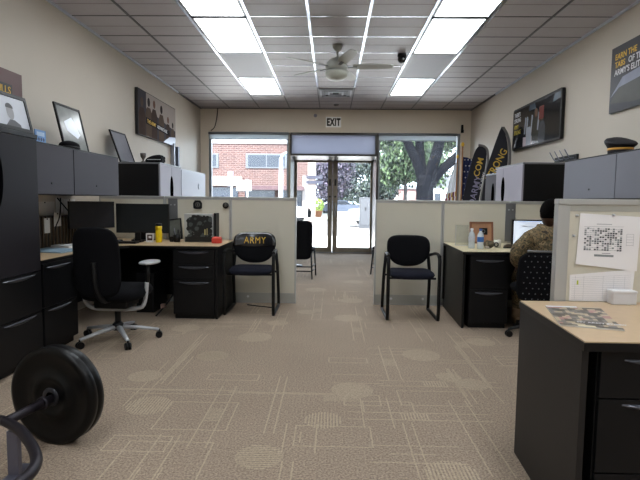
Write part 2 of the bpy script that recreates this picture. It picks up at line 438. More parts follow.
b = MB(); b.tube(smooth_pts([(-2.345, YF-.012, 3.055), (-2.36, YF-.012, 2.9), (-2.39, YF-.012, 2.74), (-2.42, YF-.012, 2.66), (-2.49, YF-.015, 2.61)], 2), .0085, 8)
tag(b.build('power_cord', BPLAST, None, (-2.35, YF, 3.05)), 'dark power cord hanging from the ceiling to the left window corner', 'cord')
# exit sign
t = thing('exit_sign', 'small EXIT sign with black letters on the soffit above the doors', 'exit sign', (.02, YF-.03, 2.7))
b = MB(); b.box(-.135, .175, YF-.045, YF-.002, 2.695, 2.90, .006); b.build('housing', emis('exit_housing_lit', (226, 218, 200), .16), t)
lettering(t, 'EXIT', .2, (.02, YF-.047, 2.727), (1, 0, 0), (0, 0, 1), mat('exit_letters', (24, 22, 22), .6), align='CENTER', bold=.010, sx=.60, spc=1.15)
# vent
t = thing('ceiling_vent', 'square louvred air vent in the ceiling beyond the fan', 'air vent', (.05, 8.66, ZC))
b = MB(); b.box(-.25, .35, 8.36, 8.96, ZC-.012, ZC-.001, mi=0)
b.build('frame', mat('vent_white', (150, 152, 156), .5), t)
for i, r in enumerate((.26, .19, .12)):
    b = MB()
    for s_ in (-1, 1):
        b.box(.05-r, .05+r, 8.66+s_*r-.015, 8.66+s_*r+.015, ZC-.03, ZC-.012, mi=0); b.box(.05+s_*r-.015, .05+s_*r+.015, 8.66-r, 8.66+r, ZC-.03, ZC-.012, mi=0)
    b.build('louvre', [mat('vent_silver', (190, 193, 198), .4, .3), BRACK][:1] if i != 1 else [BRACK], t)
b = MB(); b.box(.0, .1, 8.55, 8.77, ZC-.018, ZC-.012); b.build('damper', BPLAST, t)
b = MB(); b.lathe([(.001, -.03), (.035, -.028), (.05, -.012), (.055, 0)], (.07, 9.75, ZC)); tag(b.build('smoke_detector', mat('detector_plastic', (130, 128, 126), .5), None, (.07, 9.75, ZC)), 'small round smoke detector on the ceiling behind the vent', 'smoke detector')
b = MB(); b.lathe([(.001, -.004), (.03, -.004), (.035, 0)], (-.35, YF-.001, 2.93), axis='Y'); tag(b.build('wall_button', mat('detector_grey', (150, 148, 160), .5), None, (-.35, YF, 2.93)), 'tiny round pale sensor on the soffit left of the EXIT sign', 'sensor')
# security camera
t = thing('security_camera', 'black dome security camera on the ceiling right of the fan', 'security camera', (.87, 6.45, ZC))
b = MB(); b.lathe([(.055, 0), (.055, -.03), (.045, -.035)], (.87, 6.45, ZC)); b.build('mount', BPLAST, t)
b = MB(); b.ball((.87, 6.45, ZC-.06), .052); b.build('dome', GPLAST, t)
b = MB(); b.ball((.885, 6.4, ZC-.07), .012); b.build('lens', SILV, t)
# fan
t = thing('ceiling_fan', 'white five blade ceiling fan with round light kit', 'ceiling fan', (.05, 6.1, ZC))
FW = mat('fan_white', (176, 178, 172), .45, var=.03)
b = MB(); b.lathe([(.06, 0), (.058, -.03), (.03, -.07), (.014, -.075)], (.05, 6.1, ZC)); b.build('canopy', FW, t)
b = MB(); b.cyl((.05, 6.1, ZC-.07), (.05, 6.1, 2.84), .013, n=12); b.build('downrod', FW, t)
b = MB(); b.lathe([(.02, .12), (.07, .10), (.125, .05), (.135, 0), (.125, -.03), (.1, -.045)], (.04, 6.1, 2.805)); b.build('motor_housing', FW, t)
b = MB(); b.lathe([(.135, 0), (.137, -.03), (.125, -.065), (.09, -.095), (.04, -.11), (.001, -.112)], (.04, 6.1, 2.76)); b.build('light_bowl', mat('frosted_bowl', (196, 200, 190), .35), t)
for k in range(5):
    a = math.radians(-2 + 72*k)
    M = Matrix.Translation((.04, 6.1, 2.815)) @ Matrix.Rotation(a, 4, 'Z') @ Matrix.Rotation(math.radians(-13), 4, 'X')
    b = MB(); out = [(.2, -.055), (.32, -.07), (.5, -.066), (.65, -.05), (.68, -.03), (.68, .02), (.65, .045), (.5, .06), (.32, .062), (.2, .05)]
    b.prism([(x, y, -.004) for x, y in out], (0, 0, .008)); b.xform(M); bl = b.build('blade', FW, t)
    b = MB(); b.box(.1, .25, -.02, .02, -.012, -.004, .003); b.xform(M); b.build('blade_iron', BRACK, bl)

# ---------------------------------------------------------------- cubicle panels
def panel(x0, x1, y0, y1, z1, label, group, screws=False):
    t = thing('cubicle_panel', label, 'cubicle panel', ((x0+x1)/2, (y0+y1)/2, 0), 0, group)
    b = MB(); e = .022
    frame_rect(b, x0, x1, 0.0, z1-.02, .016, y0, y1)
    b.build('frame', PFRAME, t)
    b = MB(); b.box(x0, x1, y0-.004, y1+.004, z1-.024, z1, .005); b.build('top_cap', PFRAME, t)
    b = MB(); b.box(x0+.016, x1-.016, y0+.004, y1-.004, .12, z1-.036); b.build('fabric_insert', PFAB, t)
    b = MB(); b.box(x0+.016, x1-.016, y0+.002, y1-.002, 0.016, .12, .003)
    if screws:
        for xx in (x0+.2, x1-.2): b.cyl((xx, y0-.004, .075), (xx, y0+.004, .075), .014, n=12, mi=1)
    b.build('base_trim', [PBASE, WHITE], t)
    return t
zl, zr = 1.236, 1.222
PY0, PY1 = 5.69, 5.75
GP = 'grey cubicle panels across the room'
panel(-2.70, -1.935, PY0, PY1, zl, 'grey cubicle panel behind the large dark monitor at the left wall', GP)
panel(-1.93, -1.170, PY0, PY1, zl, 'grey cubicle panel behind the yellow bottle with two dark emblems', GP)
panel(-1.165, -.405, PY0, PY1, zl, 'grey cubicle panel behind the chair lettered ARMY', GP, True)
panel(.508, 1.277, PY0, PY1, zr, 'grey cubicle panel behind the plain black guest chair', GP, True)
panel(1.282, 2.04, PY0, PY1, zr, 'grey cubicle panel behind the two water bottles', GP)
panel(2.045, 2.80, PY0, PY1, zr, 'grey cubicle panel behind the seated person at the right wall', GP)
for x, z, lb in ((-1.835, zl, 'vertical metal bracket strip on the panel beside the dark monitor'), (2.045, zr, 'vertical metal bracket strip on the panel beside the lit monitor')):
    t = thing('panel_bracket', lb, 'bracket', (x, PY0, 0), 0, 'panel brackets')
    b = MB(); b.box(x-.055, x+.055, PY0-.012, PY0-.0005, .76, z-.026, .002); b.build('plate', BRACK, t)
    for dx in (-.022, .022):
        b = MB(); b.cyl((x+dx, PY0-.017, z-.1), (x+dx, PY0-.012, z-.1), .008, n=10); b.build('screw', SILV, t)
# near right panel
t = thing('cubicle_panel', 'large near cubicle panel with papers, standing behind the right foreground desk', 'cubicle panel', (1.9, 2.35, 0), 0, None)
b = MB(); b.box(1.058, 1.115, 2.33, 2.372, 0, 1.195, .004); b.build('post', PFRAME, t)
b = MB(); b.box(1.058, 2.80, 2.327, 2.375, 1.195, 1.222, .004); b.build('top_cap', PFRAME, t)
b = MB(); b.box(1.115, 2.80, 2.335, 2.367, .12, 1.165); b.build('fabric_insert', PFAB, t)
b = MB(); b.box(1.115, 2.80, 2.333, 2.369, 1.165, 1.195); b.build('upper_rail', PBASE, t)
b = MB(); b.box(1.115, 2.80, 2.331, 2.371, 0.01, .12); b.build('base_trim', PBASE, t)

# ---------------------------------------------------------------- furniture helpers
def pull_x(parent, xc, y, z, L, name='handle'):          # crescent pull on a face that looks to -Y
    b = MB(); n = 14; top, bot, out = [], [], []
    for i in range(n+1):
        u = -1+2*i/n; h = .020*(1-u*u)+.001; d = .018*(1-u*u)+.001
        top.append(b.bm.verts.new((xc+u*L/2, y-.0005, z+.004))); out.append(b.bm.verts.new((xc+u*L/2, y-d, z-.001))); bot.append(b.bm.verts.new((xc+u*L/2, y-.0005, z-h)))
    for i in range(n):
        b.bm.faces.new((top[i], top[i+1], out[i+1], out[i])); b.bm.faces.new((out[i], out[i+1], bot[i+1], bot[i])); b.bm.faces.new((bot[i], bot[i+1], top[i+1], top[i]))
    return b.build(name, PULL, parent)
def pull_y(parent, x, yc, z, L, sgn, name='handle'):     # on a face that looks to +X (sgn=1) or -X
    b = MB(); n = 14; top, bot, out = [], [], []
    for i in range(n+1):
        u = -1+2*i/n; h = .020*(1-u*u)+.001; d = .018*(1-u*u)+.001
        top.append(b.bm.verts.new((x+sgn*.0005, yc+u*L/2, z+.004))); out.append(b.bm.verts.new((x+sgn*d, yc+u*L/2, z-.001))); bot.append(b.bm.verts.new((x+sgn*.0005, yc+u*L/2, z-h)))
    for i in range(n):
        b.bm.faces.new((top[i], top[i+1], out[i+1], out[i])); b.bm.faces.new((out[i], out[i+1], bot[i+1], bot[i])); b.bm.faces.new((bot[i], bot[i+1], top[i+1], top[i]))
    return b.build(name, PULL, parent)
def pedestal(name, label, x0, x1, y0, y1, drawers, z1=.70, group=None):
    t = thing(name, label, 'drawer unit', ((x0+x1)/2, (y0+y1)/2, 0), 0, group)
    b = MB(); b.box(x0, x1, y0+.02, y1, .045, z1, .003); b.box(x0+.01, x1-.01, y0+.035, y1-.02, 0, .05); b.build('body', CHAR, t)
    for a, c_, h in drawers:
        b = MB(); b.box(x0+.003, x1-.003, y0, y0+.02, a, c_, .003); d = b.build('drawer', CHAR, t)
        pull_x(d, (x0+x1)/2, y0, h, min(.32, (x1-x0)*.72))
    return t

# --- left desk (L shape), pedestals, tall cabinet, overheads
t = thing('corner_desk', 'black L shaped corner desk with tan laminate top along the left wall', 'desk', (-2.1, 4.9, 0))
b = MB(); b.prism([(-2.70, 3.565, .712), (-2.135, 3.565, .712), (-2.135, 4.70, .712), (-2.0, 4.83, .712), (-1.105, 4.83, .712), (-1.105, 5.675, .712), (-2.70, 5.675, .712)], (0, 0, .024)); b.build('edge_band', BLACKLAM, t)
b = MB(); b.prism([(-2.70, 3.57, .736), (-2.14, 3.57, .736), (-2.14, 4.70, .736), (-2.0, 4.835, .736), (-1.11, 4.835, .736), (-1.11, 5.675, .736), (-2.70, 5.675, .736)], (0, 0, .004)); b.build('worktop', LAM, t)
b = MB(); b.box(-1.152, -1.13, 4.86, 5.67, 0, .712); b.build('side_panel', CHAR, t)
b = MB(); b.box(-2.68, -1.12, 5.62, 5.64, .1, .712); b.box(-2.69, -2.67, 4.1, 5.62, .1, .712); b.build('modesty_panel', BLACKLAM, t)
pedestal('desk_pedestal', 'black three drawer pedestal under the left desk beside the ARMY chair', -1.575, -1.156, 4.845, 5.5, ((.055, .40, .372), (.405, .555, .528), (.56, .705, .68)))
t = thing('desk_pedestal', 'black file drawer pedestal under the left desk beside the tall cabinet', 'drawer unit', (-2.4, 3.75, 0))
b = MB(); b.box(-2.68, -2.155, 3.58, 4.07, .045, .71, .003); b.box(-2.66, -2.17, 3.59, 4.05, 0, .05); b.build('body', CHAR, t)
for a, c_, h in ((.055, .375, .347), (.38, .708, .675)):
    b = MB(); b.box(-2.155, -2.135, 3.585, 4.067, a, c_, .003); d = b.build('drawer', CHAR, t); pull_y(d, -2.135, 3.80, h, .34, 1)
OVAL = mat('recess_black', (7, 7, 8), .95, spec=0.0)
t = thing('storage_cabinet', 'tall dark storage cabinet with lower drawers at the left photo edge', 'cabinet', (-2.42, 3.07, 0))
b = MB(); b.box(-2.70, -2.15, 2.77, 3.555, .045, 1.62, .003); b.box(-2.68, -2.17, 2.79, 3.54, 0, .05); b.build('body', CHAR, t)
b = MB(); b.box(-2.70, -2.128, 2.765, 3.56, 1.62, 1.652, .004); b.build('top', BLACKLAM, t)
b = MB(); b.box(-2.15, -2.13, 2.775, 3.55, .67, 1.617, .004); d = b.build('door', DKDOOR, t)
b = MB(); b.ball((-2.13, 3.085, 1.32), 1, .008, .085, .21, 24, 16); b.build('recessed_grip', OVAL, d)
for a, c_, h in ((.055, .365, .348), (.37, .665, .645)):
    b = MB(); b.box(-2.15, -2.13, 2.775, 3.55, a, c_, .003); d = b.build('drawer', CHAR, t); pull_y(d, -2.13, 3.30, h, .36, 1)
def overhead(label, xw, xf, ys, z0, z1, dm, sg, ztrim=.02):
    t = thing('overhead_cabinet', label, 'cabinet', ((xw+xf)/2, (ys[0]+ys[-1])/2, z0))
    b = MB(); xa, xb = sorted((xw, xf-sg*.02)); b.box(xa, xb, ys[0], ys[-1], z0, z1-.012, .003)
    b.build('body', BLACKLAM, t)
    b = MB(); xa, xb = sorted((xw, xf)); b.box(xa, xb, ys[0], ys[-1], z1-.012, z1, .003); b.build('top', CHAR, t)
    for a, c_ in zip(ys, ys[1:]):
        b = MB(); xa, xb = sorted((xf-sg*.019, xf)); b.box(xa, xb, a+.005, c_-.005, z0+.004, z1-.013, .003); d = b.build('door', dm, t)
        b = MB(); yk = a+(c_-a)*.45; b.cyl((xf, yk, z0+.09), (xf+sg*.005, yk, z0+.09), .009, n=12); b.build('lock', BPLAST, d)
    return t
overhead('wide grey overhead cabinet with two doors on the left wall', -2.70, -2.2, [3.57, 4.19, 5.08], 1.225, 1.622, GREYMET, 1)
overhead('pale grey overhead cabinet on the right wall under the peaked cap', 2.80, 2.42, [2.75, 3.5, 4.295, 5.235], 1.245, 1.64, DOORGREY, -1)
def wardrobe(label, x0, x1, y0, y1, seam, z1, face, sg, dm):
    t = thing('storage_cabinet', label, 'cabinet', ((x0+x1)/2, (y0+y1)/2, 0))
    xf = x1 if sg > 0 else x0
    b = MB(); b.box(x0 if sg > 0 else x0+.02, x1-.02 if sg > 0 else x1, y0, y1, 0, z1-.02, .003); b.build('body', BLACKLAM, t)
    b = MB(); b.box(x0, x1, y0, y1, z1-.02, z1, .003); b.build('top', BRACK, t)
    b0 = xf-.02 if sg > 0 else xf
    segs = ((y0+.004, seam-.002), (seam+.002, y1-.004)) if seam else ((y0+.004, y1-.004),)
    for i, (a, c_) in enumerate(segs):
        b = MB(); b.box(b0, b0+.02, a, c_, .06, z1-.023, .003); d = b.build('door', dm, t)
        if i == 0:
            b = MB(); b.ball((xf, (seam if seam else (a+c_)/2+.0), z1-.31), 1, .006, .065, .17, 20, 14); b.build('recessed_grip', OVAL, d)
    return t
wardrobe('black ended storage cabinet behind the left panels under the beret', -2.68, -2.02, 5.80, 6.62, 6.22, 1.632, None, 1, SIDEGREY)
wardrobe('black ended storage cabinet behind the right panels below the framed poster', 2.205, 2.78, 5.80, 6.72, 6.44, 1.672, None, -1, SIDEGREY)
wardrobe('dark grey storage cabinet far back in front of the banner with the pointed tip', 2.31, 2.78, 6.80, 7.52, None, 1.62, None, -1, GREYMET)
# far white cupboard at the left wall next to the window
t = thing('white_locker', 'low white locker at the left wall beside the far window', 'cabinet', (-2.63, 9.3, 0))
b = MB(); b.box(-2.70, -2.56, 8.35, 9.97, 0, 1.72, .006); b.build('body', mat('locker_white', (122, 119, 130), .4, var=.03), t)
b = MB(); b.box(-2.562, -2.55, 8.37, 9.95, .05, 1.70, .004); d = b.build('door', mat('locker_door', (126, 123, 134), .4, var=.03), t)
b = MB(); b.lathe([(.001, 0), (.055, 0), (.06, .003), (.001, .003)], (-2.55, 9.45, 1.45), axis='X', n=18); b.build('emblem', mat('faint_emblem', (130, 130, 142), .5), d)
for i, (yy, w_, h_) in enumerate(((8.28, .05, 2.13), (8.5, .075, 2.10))):
    t = thing('wall_pole', ['pale narrow metal strip on the left wall, nearer of a pair beside the poster', 'darker wider metal strip on the left wall, farther of a pair beside the poster'][i], 'metal strip', (-2.66, yy, 1.7), 0, 'metal strips on the left wall')
    b = MB(); b.box(-2.70, -2.64, yy, yy+w_, 1.55, h_, .006); b.build('strip', [mat('strip_pale', (150, 154, 166), .35, .3), mat('strip_dark', (92, 98, 112), .35, .3)][i], t)
    b = MB(); b.ball((-2.635, yy+w_/2, 1.75), .02); b.build('catch', SILV, t)

# --- right desk
t = thing('corner_desk', 'black desk with tan laminate top in front of the right panels', 'desk', (2.0, 5.1, 0))
b = MB(); b.prism([(1.245, 4.65, .712), (2.80, 4.65, .712), (2.80, 5.675, .712), (1.292, 5.675, .712)], (0, 0, .024)); b.box(2.3, 2.80, 2.5, 4.65, .712, .736, .003); b.build('edge_band', BLACKLAM, t)
b = MB(); b.prism([(1.25, 4.655, .736), (2.80, 4.655, .736), (2.80, 5.675, .736), (1.297, 5.675, .736)], (0, 0, .004)); b.box(2.305, 2.80, 2.5, 4.655, .736, .740); b.build('worktop', mat('pale_laminate', (206, 194, 160), .35, var=.06), t)
b = MB(); b.prism([(1.256, 4.67, 0), (1.278, 4.67, 0), (1.325, 5.67, 0), (1.303, 5.67, 0)], (0, 0, .712)); b.build('side_panel', CHAR, t)
b = MB(); b.box(1.28, 2.78, 5.6, 5.62, .1, .712); b.build('modesty_panel', BLACKLAM, t)
pedestal('desk_pedestal', 'black two drawer pedestal under the right desk beside the plain guest chair', 1.322, 1.69, 4.665, 5.45, ((.055, .375, .345), (.38, .705, .655)))
# --- near right desk
t = thing('foreground_desk', 'black desk with tan laminate top and magazine in the right foreground', 'desk', (1.6, 2.0, 0))
b = MB(); b.prism([(.849, 1.632, .708), (2.3, 1.632, .708), (2.3, 2.32, .708), (.893, 2.32, .708)], (0, 0, .029)); b.build('edge_band', BLACKLAM, t)
b = MB(); b.prism([(.853, 1.636, .737), (2.3, 1.636, .737), (2.3, 2.32, .737), (.897, 2.32, .737)], (0, 0, .004)); b.build('worktop', LAM, t)
b = MB(); b.prism([(.858, 1.66, 0), (.880, 1.66, 0), (.918, 2.315, 0), (.897, 2.315, 0)], (0, 0, .708)); b.build('side_panel', mat('brown_black_laminate', (33, 31, 31), .5, spec=.3), t)
pedestal('desk_pedestal', 'black drawer pedestal under the right foreground desk', .917, 1.40, 1.655, 2.3, ((.055, .27, .245), (.275, .535, .515), (.54, .703, .672)))

# ---------------------------------------------------------------- guest chairs
def outline_back(wt, wb, h, n=44):
    """rounded top, nearly semicircular bottom"""
    pts = []
    for i in range(n):
        t = 2*PI*i/n; c_, s_ = math.cos(t), math.sin(t)
        if s_ >= 0: e = .42; x = wt*math.copysign(abs(c_)**e, c_)*(1-.03*0); z = .140*abs(s_)**.6
        else: x = wt*math.copysign(abs(c_)**.82, c_); z = -.195*abs(s_)**1.0
        pts.append((x, z))
    return pts
def guest_chair(label):
    t = thing('guest_chair', label, 'chair', (0, 0, 0), 0, 'black sled base guest chairs')
    for s_ in (-1, 1):
        x = s_*.255
        b = MB(); pts = smooth_pts([(x, .06, .66), (x, .02, .645), (x, 0, .60), (x, .0, .3), (x, 0, .012), (x, .06, .012), (x, .5, .012), (x, .53, .012), (x, .52, .1), (x*.98, .46, .42), (x*.9, .47, .62)], 1)
        b.tube(pts, .0175, 10, sx=1.0); b.build('side_frame', BPLAST, t)
        b = MB(); b.tube(smooth_pts([(x, .01, .655), (x, .08, .672), (x, .22, .668), (x*.97, .34, .645), (x*.84, .45, .62)], 2), [.017]*4+[.019]*8+[.012]*5 if False else .0165, 10); b.build('armrest', BPLAST, t)
    ol = []
    for i in range(40):
        a = 2*PI*i/40; ol.append((.235*math.copysign(abs(math.cos(a))**.4, math.cos(a)), .24+.235*math.copysign(abs(math.sin(a))**.45, math.sin(a))))
    b = MB(); b.pad(ol, .036, lambda u, v, th: Vector((u, v-.01, .452+th-.25*max(0, .08-v)**1.0*.5+ .10*u*u))); b.build('seat', NAVYFAB, t)
    b = MB(); b.box(-.25, .25, .12, .14, .405, .425); b.box(-.25, .25, .36, .38, .405, .425); b.build('seat_frame', BPLAST, t)
    ob = outline_back(.232, .2, .35)
    b = MB(); b.pad(ob, .022, lambda u, v, th: Vector((u, .44+th+v*.16-1.0*u*u, .70+v))); b.build('backrest', BFAB, t)
    return t
gc = guest_chair('black guest chair with gold ARMY lettering on its backrest')
gc2 = copy_tree(gc); gc2['label'] = 'plain black guest chair beside the two drawer desk on the right'
gc.location = (-.845, 5.03, 0); gc2.location = (.835, 4.92, 0)
W[gc.name] = Matrix.Translation(gc.location)
# cover with ARMY
ob = outline_back(.238, .2, .36); top = [(u, max(v, -.02 - .014*math.cos(u*8))) for u, v in ob]
b = MB(); b.pad(top, .027, lambda u, v, th: Vector((-.845+u, 5.03+.44+th+v*.16-1.0*u*u, .70+v+.003))); b.build('backrest_cover', GPLAST, gc)
lt = lettering(gc, 'ARMY', .105, (gc.location.x, 5.03+.4165, .722), (1, 0, 0), (0, .16, 1), GOLD, ex=.003, align='CENTER', bold=.0, sx=.80, spc=1.15)
for v in lt.data.vertices: v.co.y -= v.co.x**2*1.0

# ---------------------------------------------------------------- task chair (left) and office chair of the person
def star_base(t, cx, cy, rot, r, m_leg, zhub=.12):
    for k in range(5):
        a = rot+2*PI*k/5; ex, ey = cx+math.cos(a)*r, cy+math.sin(a)*r
        b = MB(); b.tube([(cx, cy, zhub), (cx+math.cos(a)*r*.5, cy+math.sin(a)*r*.5, .1), (ex, ey, .072)], [.026, .02, .015], 10, sx=.8); lg = b.build('leg', m_leg, t)
        b = MB(); d = Vector((-math.sin(a), math.cos(a), 0))
        for s_ in (-1, 1):
            c0 = Vector((ex, ey, .028))+d*s_*.013; b.cyl(c0-d*.009, c0+d*.009, .028, n=18)
        b.cyl((ex, ey, .03), (ex, ey, .075), .009, n=10); b.build('caster', BPLAST, lg)
t = thing('task_chair', 'black task chair with silver base and raised arm at the left desk', 'chair', (-1.83, 4.08, 0))
cx, cy = -1.80, 4.08
star_base(t, cx, cy, math.radians(18), .33, SILV)
b = MB(); b.cyl((cx, cy, .1), (cx, cy, .36), .024, n=16); b.lathe([(.04, .0), (.045, .05), (.03, .07)], (cx, cy, .09)); b.build('gas_column', BPLAST, t)
ol = [(cx+.25*math.copysign(abs(math.cos(a))**.5, math.cos(a)), cy+.02+.25*math.copysign(abs(math.sin(a))**.5, math.sin(a))) for a in [2*PI*i/40 for i in range(40)]]
b = MB(); b.pad(ol, .04, lambda u, v, th: Vector((u, v, .415+th*1.4))); b.build('seat', BFAB, t)
b = MB(); b.box(cx-.14, cx+.14, cy-.14, cy+.12, .295, .37, .02); b.build('tilt_mechanism', BPLAST, t)
b = MB(); pts = smooth_pts([(cx-.25, cy-.06, .37), (cx-.235, cy-.05, .31), (cx-.18, cy-.03, .275), (cx, cy-.02, .27), (cx+.17, cy-.02, .275), (cx+.235, cy, .30), (cx+.25, cy+.01, .50)], 2)
b.tube(pts, .021, 10, sx=.8); b.build('arm_yoke', SILV, t)
for s_, mm in ((1, SILV), (-1, BPLAST)):
    b = MB(); b.cyl((cx+s_*.255, cy+.01, .50), (cx+s_*.262, cy+.01, .655), .018, n=12); b.build('arm_post', BPLAST, t)
    b = MB(); b.pad([(cx+s_*.262+.07*math.copysign(abs(math.cos(a))**.7, math.cos(a))*(1.1), cy+.05+.13*math.sin(a)) for a in [2*PI*i/24 for i in range(24)]], .013, lambda u, v, th: Vector((u, v, .665+th)))
    b.build('armrest', SILV if s_ > 0 else BPLAST, t)
ob = [(.19*math.copysign(abs(math.cos(a))**.55, math.cos(a))*(1-.0*math.sin(a)), .285*math.copysign(abs(math.sin(a))**.5, math.sin(a))) for a in [2*PI*i/44 for i in range(44)]]
b = MB(); b.pad(ob, .02, lambda u, v, th: Vector((cx-.055+u, cy-.27+th-v*.10+1.0*u*u, .692+v))); b.build('backrest', BFAB, t)
b = MB(); b.tube(smooth_pts([(cx, cy-.1, .37), (cx-.02, cy-.25, .38), (cx-.04, cy-.31, .50), (cx-.055, cy-.295, .7)], 2), .022, 10); b.build('back_support', BPLAST, t)

# dotted mesh for the person's chair
def dots_mat():
    m = bpy.data.materials.new('dotted_mesh'); m.use_nodes = True; nt = m.node_tree; b = nt.nodes['Principled BSDF']; b.inputs['Roughness'].default_value = .8
    tc = nt.nodes.new('ShaderNodeTexCoord'); v = nt.nodes.new('ShaderNodeTexVoronoi'); v.inputs['Scale'].default_value = 19; v.inputs['Randomness'].default_value = .35
    nt.links.new(tc.outputs['Object'], v.inputs['Vector']); r = nt.nodes.new('ShaderNodeValToRGB'); r.color_ramp.elements[0].position = .16; r.color_ramp.elements[1].position = .22
    r.color_ramp.elements[0].color = rgb((150, 150, 158)); r.color_ramp.elements[1].color = rgb((20, 20, 25))
    nt.links.new(v.outputs['Distance'], r.inputs['Fac']); nt.links.new(r.outputs['Color'], b.inputs['Base Color']); return m
t = thing('office_chair', 'black office chair with pale dots on its back under the seated person', 'chair', (1.9, 4.42, 0))
cx, cy = 1.90, 4.42
star_base(t, cx, cy, math.radians(40), .29, BPLAST)
b = MB(); b.cyl((cx, cy, .1), (cx, cy, .38), .025, n=16); b.build('gas_column', BPLAST, t)
ol = [(cx+.25*math.copysign(abs(math.cos(a))**.5, math.cos(a)), cy+.23*math.copysign(abs(math.sin(a))**.5, math.sin(a))) for a in [2*PI*i/40 for i in range(40)]]
b = MB(); b.pad(ol, .045, lambda u, v, th: Vector((u, v, .435+th))); b.build('seat', BFAB, t)
ob = [(.315*math.copysign(abs(math.cos(a))**.35, math.cos(a)), .22*math.copysign(abs(math.sin(a))**.4, math.sin(a))) for a in [2*PI*i/44 for i in range(44)]]
b = MB(); b.pad(ob, .02, lambda u, v, th: Vector((cx+u, cy-.27+th-v*.08+.5*u*u, .575+v)))
for k in range(9):
    for i in range(13):
        u = -.29+i*.048+(k % 2)*.024; v = -.185+k*.046
        if abs(u) > .285: continue
        yy = cy-.27-.02*(1.0 if abs(u) < .27 and abs(v) < .19 else .8)-v*.08+.5*u*u-.0012
        b.poly([(cx+u+.0062*math.cos(a), yy, .575+v+.0062*math.sin(a)) for a in [2*PI*q/8 for q in range(8)]], 1)
b.build('backrest', [BFAB, mat('pale_dot', (84, 84, 90), .8)], t)
b = MB(); b.tube([(cx+u, cy-.293+.5*u*u, .797) for u in [-.25+.50*i/12 for i in range(13)]], .010, 8); b.build('top_rail', BRACK, t)
b = MB(); b.tube(smooth_pts([(cx, cy-.08, .38), (cx, cy-.24, .36), (cx, cy-.30, .45), (cx, cy-.29, .6)], 2), .02, 10); b.build('back_support', BPLAST, t)

# ---------------------------------------------------------------- person
def skin(verts, edges, radii, sub=2):
    me = bpy.data.meshes.new('sk'); me.from_pydata(verts, edges, []); o = bpy.data.objects.new('sk', me); COL.objects.link(o)
    md = o.modifiers.new('s', 'SKIN'); md.use_smooth_shade = True
    for i, r in enumerate(radii):
        sv = me.skin_vertices[0].data[i]; sv.radius = (r, r) if not isinstance(r, tuple) else r; sv.use_root = (i == 0)
    o.modifiers.new('u', 'SUBSURF').levels = sub
    bpy.context.view_layer.update()
    m2 = bpy.data.meshes.new_from_object(o.evaluated_get(bpy.context.evaluated_depsgraph_get()))
    bpy.data.objects.remove(o); return m2
def merge_remesh(meshes, voxel, name, m, parent, smooth_it=2):
    b = bmesh.new()
    for me in meshes: b.from_mesh(me)
    me = bpy.data.meshes.new(name); b.to_mesh(me); b.free()
    o = bpy.data.objects.new('tmp', me); COL.objects.link(o)
    r = o.modifiers.new('r', 'REMESH'); r.mode = 'VOXEL'; r.voxel_size = voxel; r.use_smooth_shade = True
    s_ = o.modifiers.new('s', 'SMOOTH'); s_.iterations = smooth_it; s_.factor = .5
    bpy.context.view_layer.update()
    m2 = bpy.data.meshes.new_from_object(o.evaluated_get(bpy.context.evaluated_depsgraph_get())); bpy.data.objects.remove(o)
    m2.transform(wm(parent).inverted()); m2.materials.clear(); m2.materials.append(m)
    for p in m2.polygons: p.use_smooth = True
    m2.name = name
    r = bpy.data.objects.new(name, m2); COL.objects.link(r); r.parent = parent; W[r.name] = wm(parent).copy(); return r
def mesh_of(b):
    me = bpy.data.meshes.new('t'); bmesh.ops.recalc_face_normals(b.bm, faces=b.bm.faces[:]); b.bm.to_mesh(me); b.bm.free(); return me
px, py = 1.90, 4.42
P_ = thing('person', 'person in a camouflage uniform seated with their back turned at the right desk', 'person', (px, py, 0))
SKIN = mat('dark_skin', (74, 50, 40), .5, var=.05); 
pel = (px, py-.02, .56); sp1 = (px, py-.03, .68); sp2 = (px+.005, py-.01, .80); ch = (px+.01, py+.03, .91); nk = (px+.035, py+.07, .985); hd0 = (px+.075, py+.10, 1.05)
shL, elL, wrL = (px-.12, py+.03, .88), (px-.245, py+.0, .755), (px-.15, py+.16, .60)
shR, elR, wrR = (px+.185, py+.05, .92), (px+.27, py+.12, .79), (px+.22, py+.36, .775)
hL, kL, aL = (px-.07, py+.0, .53), (px-.06, py+.40, .52), (px-.05, py+.42, .11)
hR, kR, aR = (px+.09, py+.0, .53), (px+.13, py+.40, .52), (px+.12, py+.42, .11)
V = [pel, sp1, sp2, ch, nk, hd0, shL, elL, wrL, shR, elR, wrR, hL, kL, aL, hR, kR, aR]
E_ = [(0, 1), (1, 2), (2, 3), (3, 4), (4, 5), (3, 6), (6, 7), (7, 8), (3, 9), (9, 10), (10, 11), (0, 12), (12, 13), (13, 14), (0, 15), (15, 16), (16, 17)]
Rr = [.115, .11, .115, .11, .055, .055, .055, .043, .03, .055, .043, .03, .085, .06, .04, .085, .06, .04]
body = [skin(V, E_, Rr)]
hc = Vector((px+.090, py+.115, 1.108))
b = MB(); b.ball(hc, .1, .80, .98, 1.12, 28, 20); b.ball(hc+Vector((0, .03, -.055)), .07, .8, .9, .9); b.ball(hc+Vector((0, .10, -.02)), .016, .8, 1.3, 1.4)
b.ball(hc+Vector((-.081, 0, -.012)), .026, .4, .8, 1.2); b.ball(hc+Vector((.081, 0, -.012)), .026, .4, .8, 1.2); b.ball(hc+Vector((0, .088, .02)), .03, 1.9, .5, .35); b.ball(hc+Vector((0, .088, -.06)), .018, 1.5, .6, .5)
body.append(mesh_of(b))
